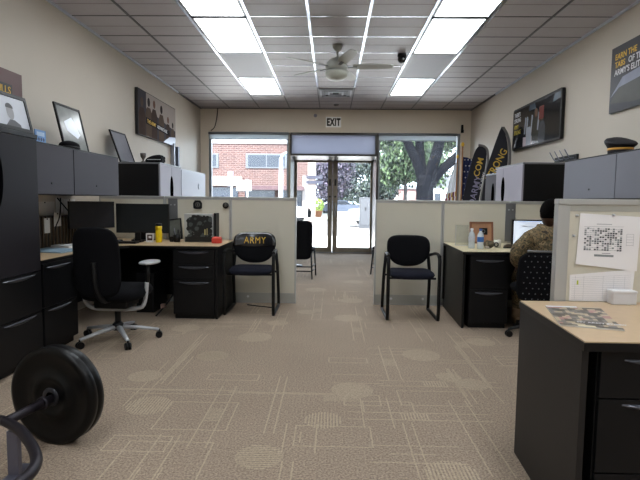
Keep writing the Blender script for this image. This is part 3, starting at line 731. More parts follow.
def hand(wrist, d, up, sgn):
    d = Vector(d).normalized(); up = Vector(up).normalized(); side = d.cross(up)*sgn; w = Vector(wrist)
    b = MB(); b.pad([(math.cos(a)*.042, math.sin(a)*.045+.045) for a in [2*PI*i/20 for i in range(20)]], .014, lambda u, v, th: w+side*u+d*v+up*th)
    ms = [mesh_of(b)]
    for i, (o_, L) in enumerate(((-.03, .062), (-.01, .072), (.011, .067), (.031, .052))):
        p0 = w+side*o_+d*.07; p1 = p0+d*L*.5+side*o_*.15; p2 = p1+d*L*.3-up*L*.18; p3 = p2+d*L*.15-up*L*.25
        ms.append(skin([p0, p1, p2, p3], [(0, 1), (1, 2), (2, 3)], [.0095, .009, .0085, .007], 1))
    p0 = w-side*.03+d*.02; p1 = p0-side*.025+d*.03-up*.005; p2 = p1-side*.008+d*.03-up*.01
    ms.append(skin([p0, p1, p2], [(0, 1), (1, 2)], [.013, .010, .008], 1)); return ms
body += hand(wrL, (.35, .85, -.30), (.1, .3, .9), -1) + hand(wrR, (-.1, 1, -.12), (0, .12, 1), 1)
bo = merge_remesh(body, .006, 'body', SKIN, P_)
# hair, eyes
b = MB(); b.ball(hc+Vector((0, -.012, .014)), .110, .84, .95, 1.10, 28, 20)
bmesh.ops.delete(b.bm, geom=[v for v in b.bm.verts if v.co.z < hc.z-.045+max(0, (v.co.y-hc.y))*1.4 and True], context='VERTS')
b.build('hair', mat('black_hair', (9, 8, 8), .95, bump=.6, bscale=300, spec=.05), P_)
for s_ in (-1, 1):
    b = MB(); b.ball(hc+Vector((s_*.03, .088, .002)), .012); b.build('eye', WPRINT, bo)
CAMO = ramp_mat('camouflage', [(0, (52, 45, 34)), (.40, (112, 94, 66)), (.50, (78, 70, 50)), (.58, (136, 116, 84)), (.68, (60, 46, 34))], 22, .9, 3)
G = lambda r, k: [x*k for x in r]
Vj = [pel, sp1, sp2, ch, (px+.033, py+.062, .97), shL, elL, tuple(Vector(elL)*.15+Vector(wrL)*.85), shR, elR, tuple(Vector(elR)*.15+Vector(wrR)*.85)]
jk = skin(Vj, [(0, 1), (1, 2), (2, 3), (3, 4), (3, 5), (5, 6), (6, 7), (3, 8), (8, 9), (9, 10)], [.135, .135, .145, .14, .075, .085, .072, .055, .09, .07, .05])
b = MB(); b.tube([(px+.037+math.cos(a)*.064, py+.072+math.sin(a)*.064, .992+.008*math.sin(a)) for a in [2*PI*i/20 for i in range(20)]], .016, 8, closed=True); col_ = mesh_of(b)
j = merge_remesh([jk, col_], .009, 'jacket', CAMO, P_)
for v in j.data.vertices:
    n_ = mnoise.noise(Vector(v.co)*9.0)*.014 + mnoise.noise(Vector(v.co)*22.0)*.006
    v.co += v.normal*n_
tr = skin([pel, hL, kL, tuple(Vector(aL)+Vector((0, 0, .03))), hR, kR, tuple(Vector(aR)+Vector((0, 0, .03)))], [(0, 1), (1, 2), (2, 3), (0, 4), (4, 5), (5, 6)], [.125, .1, .078, .06, .1, .078, .06])
merge_remesh([tr], .010, 'trousers', CAMO, P_)
TAN = mat('tan_boot', (134, 108, 82), .8)
for a_ in (aL, aR):
    b = MB(); b.tube([(a_[0], a_[1], .17), (a_[0], a_[1], .08)], [.056, .058], 14); b.pad([(a_[0]+math.cos(a)*.048, a_[1]+.06+math.sin(a)*.14) for a in [2*PI*i/24 for i in range(24)]], .045, lambda u, v, th: Vector((u, v, .052+th*(1.0 if v < a_[1]+.05 else .75))))
    b.build('boot', TAN, P_)

# ---------------------------------------------------------------- things on the left desk
def monitor(name, label, c, w, h, rz, zdesk, scr, bez=.012):
    t = thing(name, label, 'monitor', (c[0], c[1], zdesk), rz)
    M = wm(t)
    z0 = c[2]-zdesk
    b = MB(); b.box(-w/2, w/2, -.01, .022, z0-h/2, z0+h/2, .005); b.xform(M); b.build('housing', BPLAST, t)
    b = MB(); b.box(-w/2+bez, w/2-bez, -.0115, -.0095, z0-h/2+bez, z0+h/2-bez); b.xform(M); b.build('screen', scr, t)
    b = MB(); b.box(-.035, .035, .022, .045, .01, z0, .006); b.box(-.11, .11, -.06, .1, 0, .012, .005); b.xform(M); b.build('stand', BPLAST, t)
    return t
DK = mat('screen_off', (38, 41, 43), .25, var=.1)
monitor('computer_monitor', 'large switched off monitor on the left desk in front of the panel', (-2.09, 5.42, .985), .59, .325, 0, .74, DK)
monitor('computer_monitor', 'small dark monitor in the left desk corner facing the room', (-2.40, 4.90, 1.035), .46, .27, math.radians(52), .74, mat('screen_off_grey', (30, 31, 36), .2))
# yellow bottle
t = thing('drink_bottle', 'yellow drink bottle with black lid on the left desk', 'bottle', (-1.835, 5.20, .74))
b = MB(); b.lathe([(.032, 0), (.034, .004), (.034, .115), (.031, .125), (.031, .135), (.034, .143), (.034, .172), (.03, .176)], (-1.835, 5.20, .74), n=28); b.build('body', mat('yellow_plastic', (232, 200, 8), .35), t)
b = MB(); b.lathe([(.031, .176), (.033, .18), (.033, .198), (.024, .204), (.001, .204)], (-1.835, 5.20, .74), n=28); b.build('lid', BPLAST, t)
# framed white card
t = thing('photo_card', 'small white framed card beside the yellow bottle', 'picture frame', (-1.92, 5.18, .74))
b = MB(); b.box(-1.965, -1.885, 5.175, 5.187, .741, .835, .002); b.build('frame', WHITE, t)
b = MB(); b.box(-1.950, -1.895, 5.1735, 5.175, .762, .823); b.box(-1.935, -1.905, 5.172, 5.1735, .785, .81, mi=1); b.build('print', [mat('card_dark', (58, 38, 34), .6), WPRINT], t)
# phone
t = thing('desk_phone', 'small black handset standing below the switched off monitor', 'phone', (-2.06, 5.2, .74))
b = MB(); b.box(-2.09, -2.03, 5.19, 5.215, .755, .845, .006); b.build('handset', BPLAST, t)
b = MB(); b.box(-2.11, -2.01, 5.16, 5.26, .741, .757, .006); b.build('cradle', BPLAST, t)
b = MB(); b.pad([(-2.22+math.cos(a)*.035, 5.10+math.sin(a)*.055) for a in [2*PI*i/20 for i in range(20)]], .016, lambda u, v, th: Vector((u, v, .757+th)))
tag(b.build('computer_mouse', GPLAST, None, (-2.22, 5.1, .74)), 'black computer mouse left of the handset under the monitor', 'computer mouse')
t = thing('keyboard', 'black keyboard on the left desk near the task chair', 'keyboard', (-2.0, 4.98, .74))
b = MB(); b.box(-2.33, -2.0, 4.98, 5.09, .741, .757, .004); b.build('base', BPLAST, t)
b = MB()
for i in range(14):
    for k in range(4): b.box(-2.322+i*.023, -2.302+i*.023, 4.987+k*.025, 5.007+k*.025, .757, .763)
b.build('keys', CHAR, t)
b = MB(); b.tube(smooth_pts([(-1.96, 5.50, .747), (-1.93, 5.52, .80), (-1.95, 5.54, .86), (-2.0, 5.52, .9)], 2), .004, 6); b.tube(smooth_pts([(-2.2, 5.4, .744), (-2.17, 5.46, .79), (-2.14, 5.53, .86), (-2.12, 5.5, .9)], 2), .004, 6)
tag(b.build('monitor_cable', BPLAST, None, (-2.0, 5.45, .74)), 'thin black cables trailing behind the switched off monitor', 'cable')
# open black picture frame (leaning) next to bottle
t = thing('picture_frame', 'black framed picture leaning behind the yellow bottle', 'picture frame', (-1.72, 5.4, .74))
M = Matrix.Translation((-1.71, 5.42, .757)) @ Matrix.Rotation(math.radians(-14), 4, 'X') @ Matrix.Rotation(math.radians(-8), 4, 'Y')
b = MB(); frame_rect(b, -.085, .065, 0, .235, .014, -.008, .008); b.xform(M); b.build('frame', BPLAST, t)
b = MB(); b.box(-.071, .051, -.002, .002, .014, .221); b.xform(M); b.build('picture', mat('picture_grey', (84, 86, 80), .4, var=.4, scale=30), t)
# helmet like black trinkets (organizer with pens) in front of printed sheet
t = thing('desk_organizer', 'black mesh desk organizer with pens between the framed picture and white box', 'organizer', (-1.64, 5.3, .74))
b = MB(); b.lathe([(.035, 0), (.038, .08), (.036, .08), (.033, .004)], (-1.665, 5.28, .741), n=20); b.box(-1.74, -1.70, 5.26, 5.33, .741, .80, .004); b.build('cup', BPLAST, t)
for i in range(5):
    b = MB(); a = i*1.3; b.cyl((-1.665+math.cos(a)*.012, 5.28+math.sin(a)*.012, .75), (-1.665+math.cos(a)*.04, 5.28+math.sin(a)*.03, .86+.015*(i % 3)), .004, n=8); b.build('pen', [BPLAST, CHAR, PULL][i % 3], t)
# printed display box
t = thing('display_box', 'black and white printed display box on the left desk behind the red box', 'box', (-1.42, 5.35, .74))
bx0, bx1 = -1.585, -1.275
b = MB(); b.box(bx0, bx1, 5.28, 5.42, .741, 1.045, .003); b.build('body', mat('box_white', (176, 178, 176), .5), t)
b = MB(); r_ = random.Random(5)
for k in range(260):
    u = r_.uniform(bx0+.05, bx1-.02); z = r_.uniform(.77, 1.02-.0); s_ = r_.uniform(.012, .038)
    if z > 1.0 and u < bx0+.1: continue
    n = 7; b.poly([(min(bx1-.004, max(bx0+.02, u+math.cos(2*PI*q/n+k)*s_*r_.uniform(.6, 1.1))), 5.2785-.00002*k, min(1.035, max(.745, z+math.sin(2*PI*q/n+k)*s_*.8))) for q in range(n)], r_.choice((0, 0, 0, 0, 1)))
b.box(bx0+.01, bx1-.004, 5.272, 5.2785, .745, .80, mi=0)
b.build('artwork', [mat('ink_black', (18, 20, 20), .5), mat('ink_grey', (70, 76, 76), .5)], t)
b = MB(); b.box(bx0+.22, bx0+.232, 5.271, 5.2765, .82, .88); b.box(bx0+.245, bx0+.253, 5.271, 5.2765, .82, .89); b.build('label_strips', [mat('label_cream', (186, 176, 120), .5)], t)
t = thing('folder_stack', 'dark upright folder at the right side of the display box', 'folder', (-1.25, 5.36, .74))
b = MB(); b.box(-1.268, -1.245, 5.3, 5.45, .741, 1.055, .003); b.build('cover', BPLAST, t)
b = MB(); b.box(-1.264, -1.249, 5.302, 5.448, .745, 1.05); b.build('pages', mat('page_grey', (120, 120, 116), .7), t)
t = thing('card_box', 'small red box at the corner of the left desk', 'box', (-1.215, 5.2, .74))
b = MB(); b.box(-1.26, -1.165, 5.16, 5.24, .741, .79, .003); b.build('tray', mat('red_card', (205, 62, 48), .5), t)
b = MB(); b.box(-1.255, -1.17, 5.165, 5.235, .79, .806, .003); b.build('lid', mat('red_card2', (222, 96, 84), .5), t)
# emblems on the panel
for i, (x, r) in enumerate(((-1.547, .046), (-1.222, .036))):
    t = thing('wall_emblem', ['dark rectangular crest emblem pinned on the panel above the display box', 'dark round crest emblem pinned on the panel above the red box'][i], 'emblem', (x, PY0, 1.14))
    b = MB()
    if i == 0: b.prism([(x+dx, PY0-.004, 1.14+dz) for dx, dz in ((-.05, -.04), (-.03, -.05), (.03, -.05), (.05, -.04), (.052, .02), (.03, .05), (-.03, .05), (-.052, .02))], (0, -.006, 0))
    else: b.lathe([(.001, 0), (r, 0), (r, -.006), (.001, -.006)], (x, PY0-.004, 1.135), axis='Y', n=20)
    b.build('backing', BPLAST, t)
    b = MB(); b.lathe([(r*.45, 0), (r*.6, 0), (r*.6, -.002), (r*.45, -.002)], (x, PY0-.0105, 1.14), axis='Y', n=16, caps=False); b.box(x-.008, x+.008, PY0-.0125, PY0-.0105, 1.125, 1.155); b.build('crest', mat('crest_grey', (92, 92, 88), .5), t)
# papers on wall desk
def flat(name, label, cat, pts, z, h, m, group=None):
    b = MB(); b.prism([(x, y, z) for x, y in pts], (0, 0, h)); return tag(b.build(name, m, None, (pts[0][0], pts[0][1], z)), label, cat, group)
flat('folder', 'light blue folder lying on the desk against the left wall', 'folder', [(-2.60, 4.10), (-2.24, 4.02), (-2.20, 4.34), (-2.58, 4.42)], .741, .008, mat('blue_folder', (134, 158, 176), .6))
flat('paper_sheet', 'crumpled white paper lying behind the blue folder', 'paper', [(-2.60, 4.5), (-2.40, 4.44), (-2.34, 4.60), (-2.50, 4.68), (-2.58, 4.64)], .741, .02, WHITE)
# slatted file sorter and pinned papers
t = thing('file_sorter', 'dark slatted file sorter against the left wall under the overhead cabinet', 'file sorter', (-2.65, 4.7, .74))
b = MB(); b.box(-2.70, -2.64, 4.35, 5.12, .741, 1.03, .002); b.build('back', mat('sorter_dark', (26, 20, 18), .6), t)
for i in range(13):
    b = MB(); y = 4.37+i*.058; b.box(-2.64, -2.625, y, y+.012, .75, 1.025); b.build('slat', mat('sorter_tan', (96, 80, 62), .6), t)
for i, (x, y0, y1, z0, z1, lb) in enumerate(((-2.702, 4.43, 4.76, 1.035, 1.165, 'wide white paper pinned on the left wall beside the tall cabinet'), (-2.62, 4.44, 4.53, .875, 1.015, 'narrow white note hanging over the slatted file sorter'),
                                          (-2.62, 4.60, 4.72, .93, 1.06, 'small white note pinned over the slats beside the dark monitor'), (-2.698, 4.77, 4.90, 1.05, 1.20, 'small white note pinned high under the overhead cabinet'),
                                          (-2.702, 4.92, 5.15, 1.035, 1.19, 'white paper pinned nearest the dark corner monitor'))):
    t = thing('pinned_paper', lb, 'paper', (x, (y0+y1)/2, z0), 0, 'papers pinned above the left desk')
    b = MB(); b.box(x-.001, x+.001, y0, y1, z0, z1); b.build('sheet', mat('pinned_white', (206, 204, 200), .8), t)
    b = MB(); b.ball((x+.003, (y0+y1)/2, z1-.01), .006); b.build('pin', BPLAST, t)
b = MB(); b.tube(smooth_pts([(-2.66, 4.80, 1.2), (-2.62, 4.72, 1.08), (-2.58, 4.62, 1.0), (-2.59, 4.56, .92), (-2.58, 4.54, .80)], 2), .006, 8); b.tube(smooth_pts([(-2.66, 4.74, 1.2), (-2.60, 4.86, 1.05), (-2.60, 4.90, .98)], 2), .006, 8)
tag(b.build('power_cord', BPLAST, None, (-2.6, 4.7, .9)), 'black power cord looping down over the papers above the left desk', 'cord')

# ---------------------------------------------------------------- framed things on left overheads and wall posters
def lean_frame(label, y0, y1, h, xb, tilt, z, fm, pm, cat='picture frame', fw=.018, extra=None):
    """frame whose face looks to +X, bottom at xb, leaning back towards the wall"""
    t = thing('picture_frame', label, cat, (xb, (y0+y1)/2, z), 0)
    M = Matrix.Translation((xb, (y0+y1)/2, z)) @ Matrix.Rotation(-tilt, 4, 'Y') @ Matrix.Rotation(PI/2, 4, 'Z')
    w = (y1-y0)/2
    b = MB(); frame_rect(b, -w, w, 0, h, fw, -.009, .009); b.xform(M); b.build('frame', fm, t)
    b = MB(); b.box(-w+fw, w-fw, -.003, .003, fw, h-fw); b.xform(M); b.build('picture', pm, t)
    return t, M
t, M = lean_frame('black framed certificate leaning on the left overhead cabinet behind the dark beret', 4.35, 4.79, .43, -2.36, .22, 1.624, BPLAST, mat('certificate_grey', (132, 134, 132), .15, var=.35, scale=9))
b = MB(); b.poly([(-.12, -.0045, .27), (.03, -.0045, .33), (.12, -.0045, .17), (.06, -.0045, .13), (-.1, -.0045, .19)]); b.xform(M); b.build('painted_reflection', mat('reflection_white', (205, 212, 226), .2), t)  # pale bluish reflection painted over the certificate
t, M = lean_frame('dark framed picture leaning on the black ended cabinet behind the left panels', 5.83, 6.27, .40, -2.50, .33, 1.634, BPLAST, mat('dim_picture', (92, 92, 102), .3, var=.25, scale=12))
t, M = lean_frame('framed black and white portrait photo on top of the tall cabinet', 3.12, 3.54, .255, -2.15, .22, 1.654, BPLAST, mat('mat_white', (186, 190, 200), .4), fw=.024)
b = MB()
b.poly([(.0+math.cos(a)*.038, -.0042, .125+math.sin(a)*.056) for a in [2*PI*i/22 for i in range(22)]], 0)
b.poly([(.0+math.cos(a)*.040, -.0046, .15+math.sin(a)*.034) for a in [PI*i/14 for i in range(15)]], 1)
b.poly([(-.07, -.0040, .026), (.09, -.0040, .026), (.085, -.0040, .045), (.03, -.0040, .070), (-.02, -.0040, .070)], 2)
b.xform(M); b.build('portrait', [mat('photo_mid', (140, 140, 143), .5), mat('photo_dark', (50, 50, 54), .5), mat('photo_shirt', (70, 70, 76), .5)], t)
t, M = lean_frame('dark framed picture with blue print at the far left photo edge', 2.80, 3.10, .25, -2.15, .22, 1.654, BPLAST, mat('blue_print', (96, 140, 176), .4, var=.3), fw=.03)
# blue card
t = thing('greeting_card', 'small blue card standing on the left overhead cabinet beside the portrait', 'card', (-2.24, 3.76, 1.624))
b = MB(); b.box(-2.236, -2.230, 3.70, 3.84, 1.624, 1.715); b.build('sheet', mat('blue_card', (96, 138, 190), .5, var=.2, scale=40), t)
b = MB()
for i in range(4): b.poly([(-2.2295, 3.715+i*.031+math.cos(a)*.012, 1.645+math.sin(a)*.014) for a in [2*PI*k/10 for k in range(10)]])
b.poly([(-2.2295, 3.72, 1.67), (-2.2295, 3.82, 1.67), (-2.2295, 3.82, 1.70), (-2.2295, 3.72, 1.70)], 1)
b.build('figures', [mat('card_navy', (34, 50, 84), .5), mat('card_pale', (168, 190, 214), .5)], t)
# cap on overhead
t = thing('beret', 'dark crumpled beret on the left overhead cabinet before the certificate', 'hat', (-2.25, 4.24, 1.622))
b = MB(); b.ball((-2.26, 4.24, 1.648), .1, .75, 1.05, .42, 20, 12); b.bm.transform(Matrix.Identity(4)); b.build('crown', BFAB, t)
b = MB(); b.tube([(-2.26+math.cos(a)*.072, 4.24+math.sin(a)*.1, 1.633) for a in [2*PI*i/20 for i in range(20)]], .010, 8, closed=True); b.build('band', BPLAST, t)
# beret on black cabinet
t = thing('beret', 'black beret folded on the black ended cabinet behind the left panels', 'hat', (-2.14, 5.95, 1.632))
b = MB(); pts = [(-2.24, 1.634), (-2.235, 1.665), (-2.19, 1.70), (-2.12, 1.722), (-2.04, 1.728), (-2.035, 1.70), (-2.03, 1.634)]
b.prism([(x, 5.88, z) for x, z in pts], (0, .16, 0)); bmesh.ops.bevel(b.bm, geom=b.bm.edges[:], offset=.014, segments=3, affect='EDGES'); b.build('crown', BFAB, t)
b = MB(); b.box(-2.2, -2.04, 5.874, 5.879, 1.665, 1.672); b.build('piping', SILV, t)
t = thing('trophy_cup', 'small dark metal cup beside the black beret', 'cup', (-2.23, 5.9, 1.632))
b = MB(); b.lathe([(.03, 0), (.03, .008), (.01, .02), (.012, .04), (.032, .07), (.034, .112), (.03, .112), (.026, .07)], (-2.255, 5.9, 1.633), n=20); b.build('bowl', mat('old_metal', (88, 82, 78), .4, .5), t)
# soldiers poster on left wall
def figures(b, rnd, uv2p, specs):
    for (u, v, s_, hmi, bmi) in specs:
        b.poly([uv2p(u+math.cos(a)*s_*.28, v+s_*1.0+math.sin(a)*s_*.34) for a in [2*PI*i/14 for i in range(14)]], hmi)
        b.poly([uv2p(u+dx*s_, v+dz*s_) for dx, dz in ((-.62, -2.2), (-.68, .1), (-.35, .6), (.35, .6), (.68, .1), (.62, -2.2))], bmi)
t = thing('poster', 'dark canvas poster of soldiers high on the left wall', 'poster', (-2.69, 7.6, 2.1))
b = MB(); b.box(-2.704, -2.66, 6.80, 8.42, 2.09, 2.72, .003); b.build('canvas', mat('poster_edge', (24, 24, 28), .5), t)
b = MB(); u2 = lambda u, v: (-2.6595+.0, 6.80+u, 2.09+v)
b.quad(u2(.005, .005), u2(1.615, .005), u2(1.615, .625), u2(.005, .625), 0)
uu = [0]
def lay(u, v): uu[0] += .0001; return (-2.6595+uu[0]*.02+.0002, 6.80+min(1.612, max(.006, u)), 2.09+min(.622, max(.006, v)))
b.poly([lay(.3, .40), lay(1.61, .25), lay(1.61, .62), lay(.3, .62)], 5)
figures(b, None, lay, ((.14, .27, .19, 2, 1), (.40, .31, .19, 4, 2), (.62, .33, .18, 3, 1), (.93, .30, .19, 4, 2), (1.24, .22, .16, 3, 1), (1.47, .19, .14, 4, 2)))
b.poly([lay(1.0, .006), lay(1.61, .006), lay(1.61, .15), lay(1.3, .12)], 6)
b.build('print', [mat('poster_slate', (66, 63, 69), .8, spec=.08, var=.3, scale=5), mat('uniform_brown', (66, 52, 46), .8, spec=.08, var=.3, scale=8), mat('uniform_grey', (84, 70, 62), .8, spec=.08, var=.3, scale=8), mat('face_brown', (104, 76, 64), .8, spec=.08), mat('beret_dark', (46, 38, 38), .8, spec=.08), mat('poster_haze', (158, 148, 142), .8, spec=.08), mat('poster_paleblue', (176, 178, 200), .2)], t)
b = MB(); b.prism([(-2.656, 7.08, 2.275), (-2.656, 8.1, 2.225), (-2.656, 8.1, 2.305), (-2.656, 7.08, 2.365)], (.001, 0, 0)); b.build('caption_bar', mat('bar_black', (26, 24, 28), .8, spec=.08), t)
lettering(t, 'THE ARMY', .075, (-2.6545, 7.12, 2.293), (0, 1, -.05), (0, 0, 1), GOLD, label='gold lettering', bold=.001, sx=1.0)
lettering(t, 'ADVANTAGE', .075, (-2.6545, 7.53, 2.272), (0, 1, -.05), (0, 0, 1), WPRINT, label='white lettering', bold=.001, sx=1.0)
# maroon poster far left
t = thing('poster', 'maroon poster with gold letters on the wall above the tall cabinet', 'poster', (-2.69, 3.7, 2.0))
b = MB(); b.box(-2.704, -2.672, 3.2, 4.27, 1.72, 2.245, .003); b.build('canvas', mat('maroon_print', (84, 52, 50), .4, var=.35, scale=2.5), t)
b = MB(); b.box(-2.672, -2.669, 3.2, 4.13, 2.035, 2.13); b.build('caption_bar', mat('bar_maroon', (34, 28, 32), .4), t)
lettering(t, 'SKILLS', .085, (-2.668, 4.11, 2.05), (0, 1, 0), (0, 0, 1), GOLD, align='RIGHT', bold=.001)

# right wall posters
t = thing('poster', 'black framed glossy poster of soldiers on the right wall above the black ended cabinet', 'poster', (2.79, 6.95, 2.0))
b = MB(); ys0, ys1, zs0, zs1 = 6.12, 7.72, 1.985, 2.60
pts = []
for (cy_, cz_, a0) in ((ys1-.05, zs1-.05, 0), (ys0+.03, zs1-.03, 90), (ys0+.03, zs0+.03, 180), (ys1-.05, zs0+.05, 270)):
    rr = .05 if cy_ > 7 else .03
    for k in range(5):
        a = math.radians(a0+22.5*k); pts.append((2.80, cy_+rr*math.cos(a), cz_+rr*math.sin(a)))
b.prism(pts, (-.04, 0, 0)); b.build('frame', BPLAST, t)
b = MB(); cnt = [0]
def rp(u, v): cnt[0] += 1; return (2.7596-cnt[0]*.000015, ys1-min(1.57, max(.03, u)), zs0+min(.588, max(.028, v)))
b.poly([rp(.03, .03), rp(1.65, .03), rp(1.65, .585), rp(.03, .585)], 0)
b.poly([rp(.42, .03), rp(.95, .03), rp(.95, .14), rp(.42, .16)], 4)
figures(b, None, rp, ((.85, .25, .19, 3, 2), (1.05, .2, .17, 3, 1), (.62, .2, .14, 1, 5)))
for u_ in (.45, .52, .68, .9): b.poly([rp(u_, .2), rp(u_+.04, .2), rp(u_+.07, .42), rp(u_+.03, .44)], 5)
b.poly([rp(.95, .33), rp(1.1, .33), rp(1.1, .5), rp(.95, .5)], 6)
b.poly([rp(1.35, .48), rp(1.64, .5), rp(1.64, .58), rp(1.4, .58)], 7); b.poly([rp(.6, .5), rp(.85, .5), rp(.8, .58), rp(.62, .58)], 7)
b.build('print', [mat('poster_black', (28, 30, 34), .12, var=.3, scale=4, spec=.6), mat('print_grey', (74, 78, 84), .15, var=.3), mat('print_dkgreen', (50, 54, 50), .15, var=.3), mat('print_skin', (110, 84, 72), .2), mat('print_pinkwhite', (186, 172, 178), .2), mat('print_white', (150, 156, 166), .2), mat('print_red', (116, 58, 56), .2), mat('print_steel', (88, 100, 112), .15)], t)
lettering(t, "THERE'S\nSTRONG", .085, (2.7585, 7.66, 2.475), (0, -1, 0), (0, 0, 1), WPRINT, label='white lettering', bold=.001, sx=.75)
lettering(t, "ARMY\nSTRONG", .085, (2.7585, 7.66, 2.30), (0, -1, 0), (0, 0, 1), mat('yellow_print', (190, 170, 50), .5), label='yellow lettering', bold=.001, sx=.75)
t = thing('poster', 'dark canvas poster lettered EARN THE TABS at the right photo edge', 'poster', (2.79, 4.6, 2.1))
b = MB(); b.box(2.775, 2.804, 3.9, 5.11, 2.10, 2.735, .003); b.build('canvas', mat('poster_edge2', (30, 30, 34), .4), t)
b = MB(); X_ = 2.7745
b.quad((X_, 5.105, 2.105), (X_, 3.905, 2.105), (X_, 3.905, 2.73), (X_, 5.105, 2.73), 0)
b.poly([(X_-.0003, 5.10, 2.25), (X_-.0003, 4.9, 2.42), (X_-.0003, 4.5, 2.46), (X_-.0003, 3.91, 2.42), (X_-.0003, 3.91, 2.3), (X_-.0003, 4.6, 2.36), (X_-.0003, 4.95, 2.33)], 1)
b.poly([(X_-.0004, 5.10, 2.2), (X_-.0004, 4.95, 2.33), (X_-.0004, 4.6, 2.36), (X_-.0004, 3.91, 2.3), (X_-.0004, 3.91, 2.18), (X_-.0004, 4.7, 2.15)], 2)
b.build('print', [mat('night_navy', (34, 33, 42), .35, var=.3, scale=4), mat('mist_grey', (128, 132, 150), .35, var=.3, scale=8), mat('hill_olive', (58, 58, 52), .35, var=.4, scale=10)], t)
lettering(t, 'EARN THE', .078, (2.773, 5.04, 2.605), (0, -1, 0), (0, 0, 1), GOLD, bold=.0015, sx=.95)
lettering(t, 'TABS', .078, (2.773, 5.04, 2.53), (0, -1, 0), (0, 0, 1), GOLD, bold=.0015, sx=.95)
lettering(t, 'OF THE', .078, (2.773, 4.82, 2.53), (0, -1, 0), (0, 0, 1), WPRINT, bold=.0015, sx=.95, label='white lettering')
lettering(t, "ARMY'S ELITE.", .078, (2.773, 5.04, 2.455), (0, -1, 0), (0, 0, 1), WPRINT, bold=.0015, sx=.95, label='white lettering')
# coat rack
t = thing('coat_rack', 'dark coat rack with metal hooks lying on the right overhead cabinet', 'coat rack', (2.70, 5.6, 1.7))
b = MB(); b.box(2.775, 2.80, 5.72, 6.28, 1.705, 1.765, .003); b.build('rail', BPLAST, t)
for k in range(4):
    y = 5.78+k*.13; b = MB(); b.tube(smooth_pts([(2.775, y, 1.73), (2.74, y+.02, 1.72), (2.72, y+.04, 1.76), (2.70, y+.08, 1.83)], 1), .006, 8); b.build('hook', PULL, t)
# peaked cap
t = thing('peaked_cap', 'black peaked dress cap with gold band on the right overhead cabinet', 'hat', (2.60, 4.55, 1.64))
cx, cy, cz = 2.60, 4.56, 1.642
NAVC = mat('cap_black', (26, 25, 32), .7)
b = MB(); b.lathe([(.10, 0), (.103, .035), (.102, .065)], (cx, cy, cz), n=32); b.build('band', NAVC, t)
b = MB(); b.lathe([(.102, .063), (.114, .078), (.130, .100), (.134, .115), (.118, .132), (.07, .145), (.001, .148)], (cx, cy, cz), n=32)
for v in b.bm.verts: v.co.z += max(0, v.co.z-cz-.06)/.09*(v.co.y-cy)*.38
b.build('crown', NAVC, t)
b = MB(); b.lathe([(.1035, .042), (.106, .045), (.106, .058), (.1035, .061)], (cx, cy, cz), n=32, caps=False); b.build('gold_band', mat('cap_gold', (214, 160, 70), .4, .3), t)
b = MB(); rows = []
for j_, (rr, zz) in enumerate(((.10, .012), (.135, -.002+.012), (.165, .006))):
    rows.append([b.bm.verts.new((cx+math.sin(a)*rr, cy-math.cos(a)*rr*1.15, cz+zz)) for a in [math.radians(-62+124*i/14) for i in range(15)]])
for a_, b_ in zip(rows, rows[1:]):
    for i in range(14): b.bm.faces.new((a_[i], a_[i+1], b_[i+1], b_[i]))
bmesh.ops.solidify(b.bm, geom=b.bm.faces[:], thickness=.004); b.build('visor', GPLAST, t)

# ---------------------------------------------------------------- banners and flags
def banner(label, outline, y, m, texts, spine):
    t = thing('feather_banner', label, 'banner', (outline[0][0], y, 0))
    P3 = [(x, y, z) for x, z in outline]
    b = MB(); b.prism(P3, (0, .01, 0)); b.build('cloth', m, t)
    b = MB(); b.tube([(x, y+.005, z) for x, z in spine], .022, 8); b.build('sleeve', mat('banner_sleeve', (112, 110, 108), .6), t)
    for (tx, size, org, ang, mm, sx_) in texts:
        a = math.radians(ang); lettering(t, tx, size, (org[0], y-.002, org[1]), (math.cos(a), 0, math.sin(a)), (-math.sin(a), 0, math.cos(a)), mm, bold=.002, sx=sx_)
    return t
BAN = mat('banner_black', (26, 27, 38), .7, var=.3, scale=6)
GOLD2 = mat('banner_gold', (226, 190, 84), .6); PUR = mat('banner_lilac', (150, 146, 176), .6)
o1 = smooth_pts([(2.05, 0, .02), (2.12, 0, .6), (2.22, 0, 1.24), (2.30, 0, 1.65), (2.38, 0, 2.0), (2.44, 0, 2.13), (2.50, 0, 2.155), (2.57, 0, 2.12), (2.60, 0, 2.05), (2.60, 0, 1.9), (2.56, 0, 1.6), (2.49, 0, 1.2), (2.40, 0, .6), (2.35, 0, .02)], 1)
banner('black feather banner lettered in gold leaning in front of the other banner', [(p[0], p[2]) for p in o1], 8.45, BAN,
       [('.COM', .14, (2.475, 1.60), 77, GOLD2, 1.0), ('GOARMY', .15, (2.395, 1.02), 78, PUR, 1.0), ('U.S. ARMY', .05, (2.52, 1.42), 77, WPRINT, 1.3)],
       smooth_pts([(2.38, 0, .02), (2.44, 0, .6), (2.53, 0, 1.2), (2.60, 0, 1.6), (2.64, 0, 1.9), (2.62, 0, 2.08), (2.56, 0, 2.155), (2.47, 0, 2.17)], 2) and [(p[0], p[2]) for p in smooth_pts([(2.38, 0, .02), (2.44, 0, .6), (2.52, 0, 1.2), (2.59, 0, 1.6), (2.63, 0, 1.9), (2.62, 0, 2.08), (2.56, 0, 2.15), (2.46, 0, 2.165)], 2)])
o2 = smooth_pts([(2.30, 0, .02), (2.31, 0, 1.0), (2.36, 0, 1.55), (2.40, 0, 1.75), (2.48, 0, 2.02), (2.56, 0, 2.27), (2.60, 0, 2.37), (2.61, 0, 2.37), (2.67, 0, 2.24), (2.71, 0, 2.05), (2.715, 0, 1.8), (2.69, 0, 1.5), (2.62, 0, 1.0), (2.58, 0, .02)], 1)
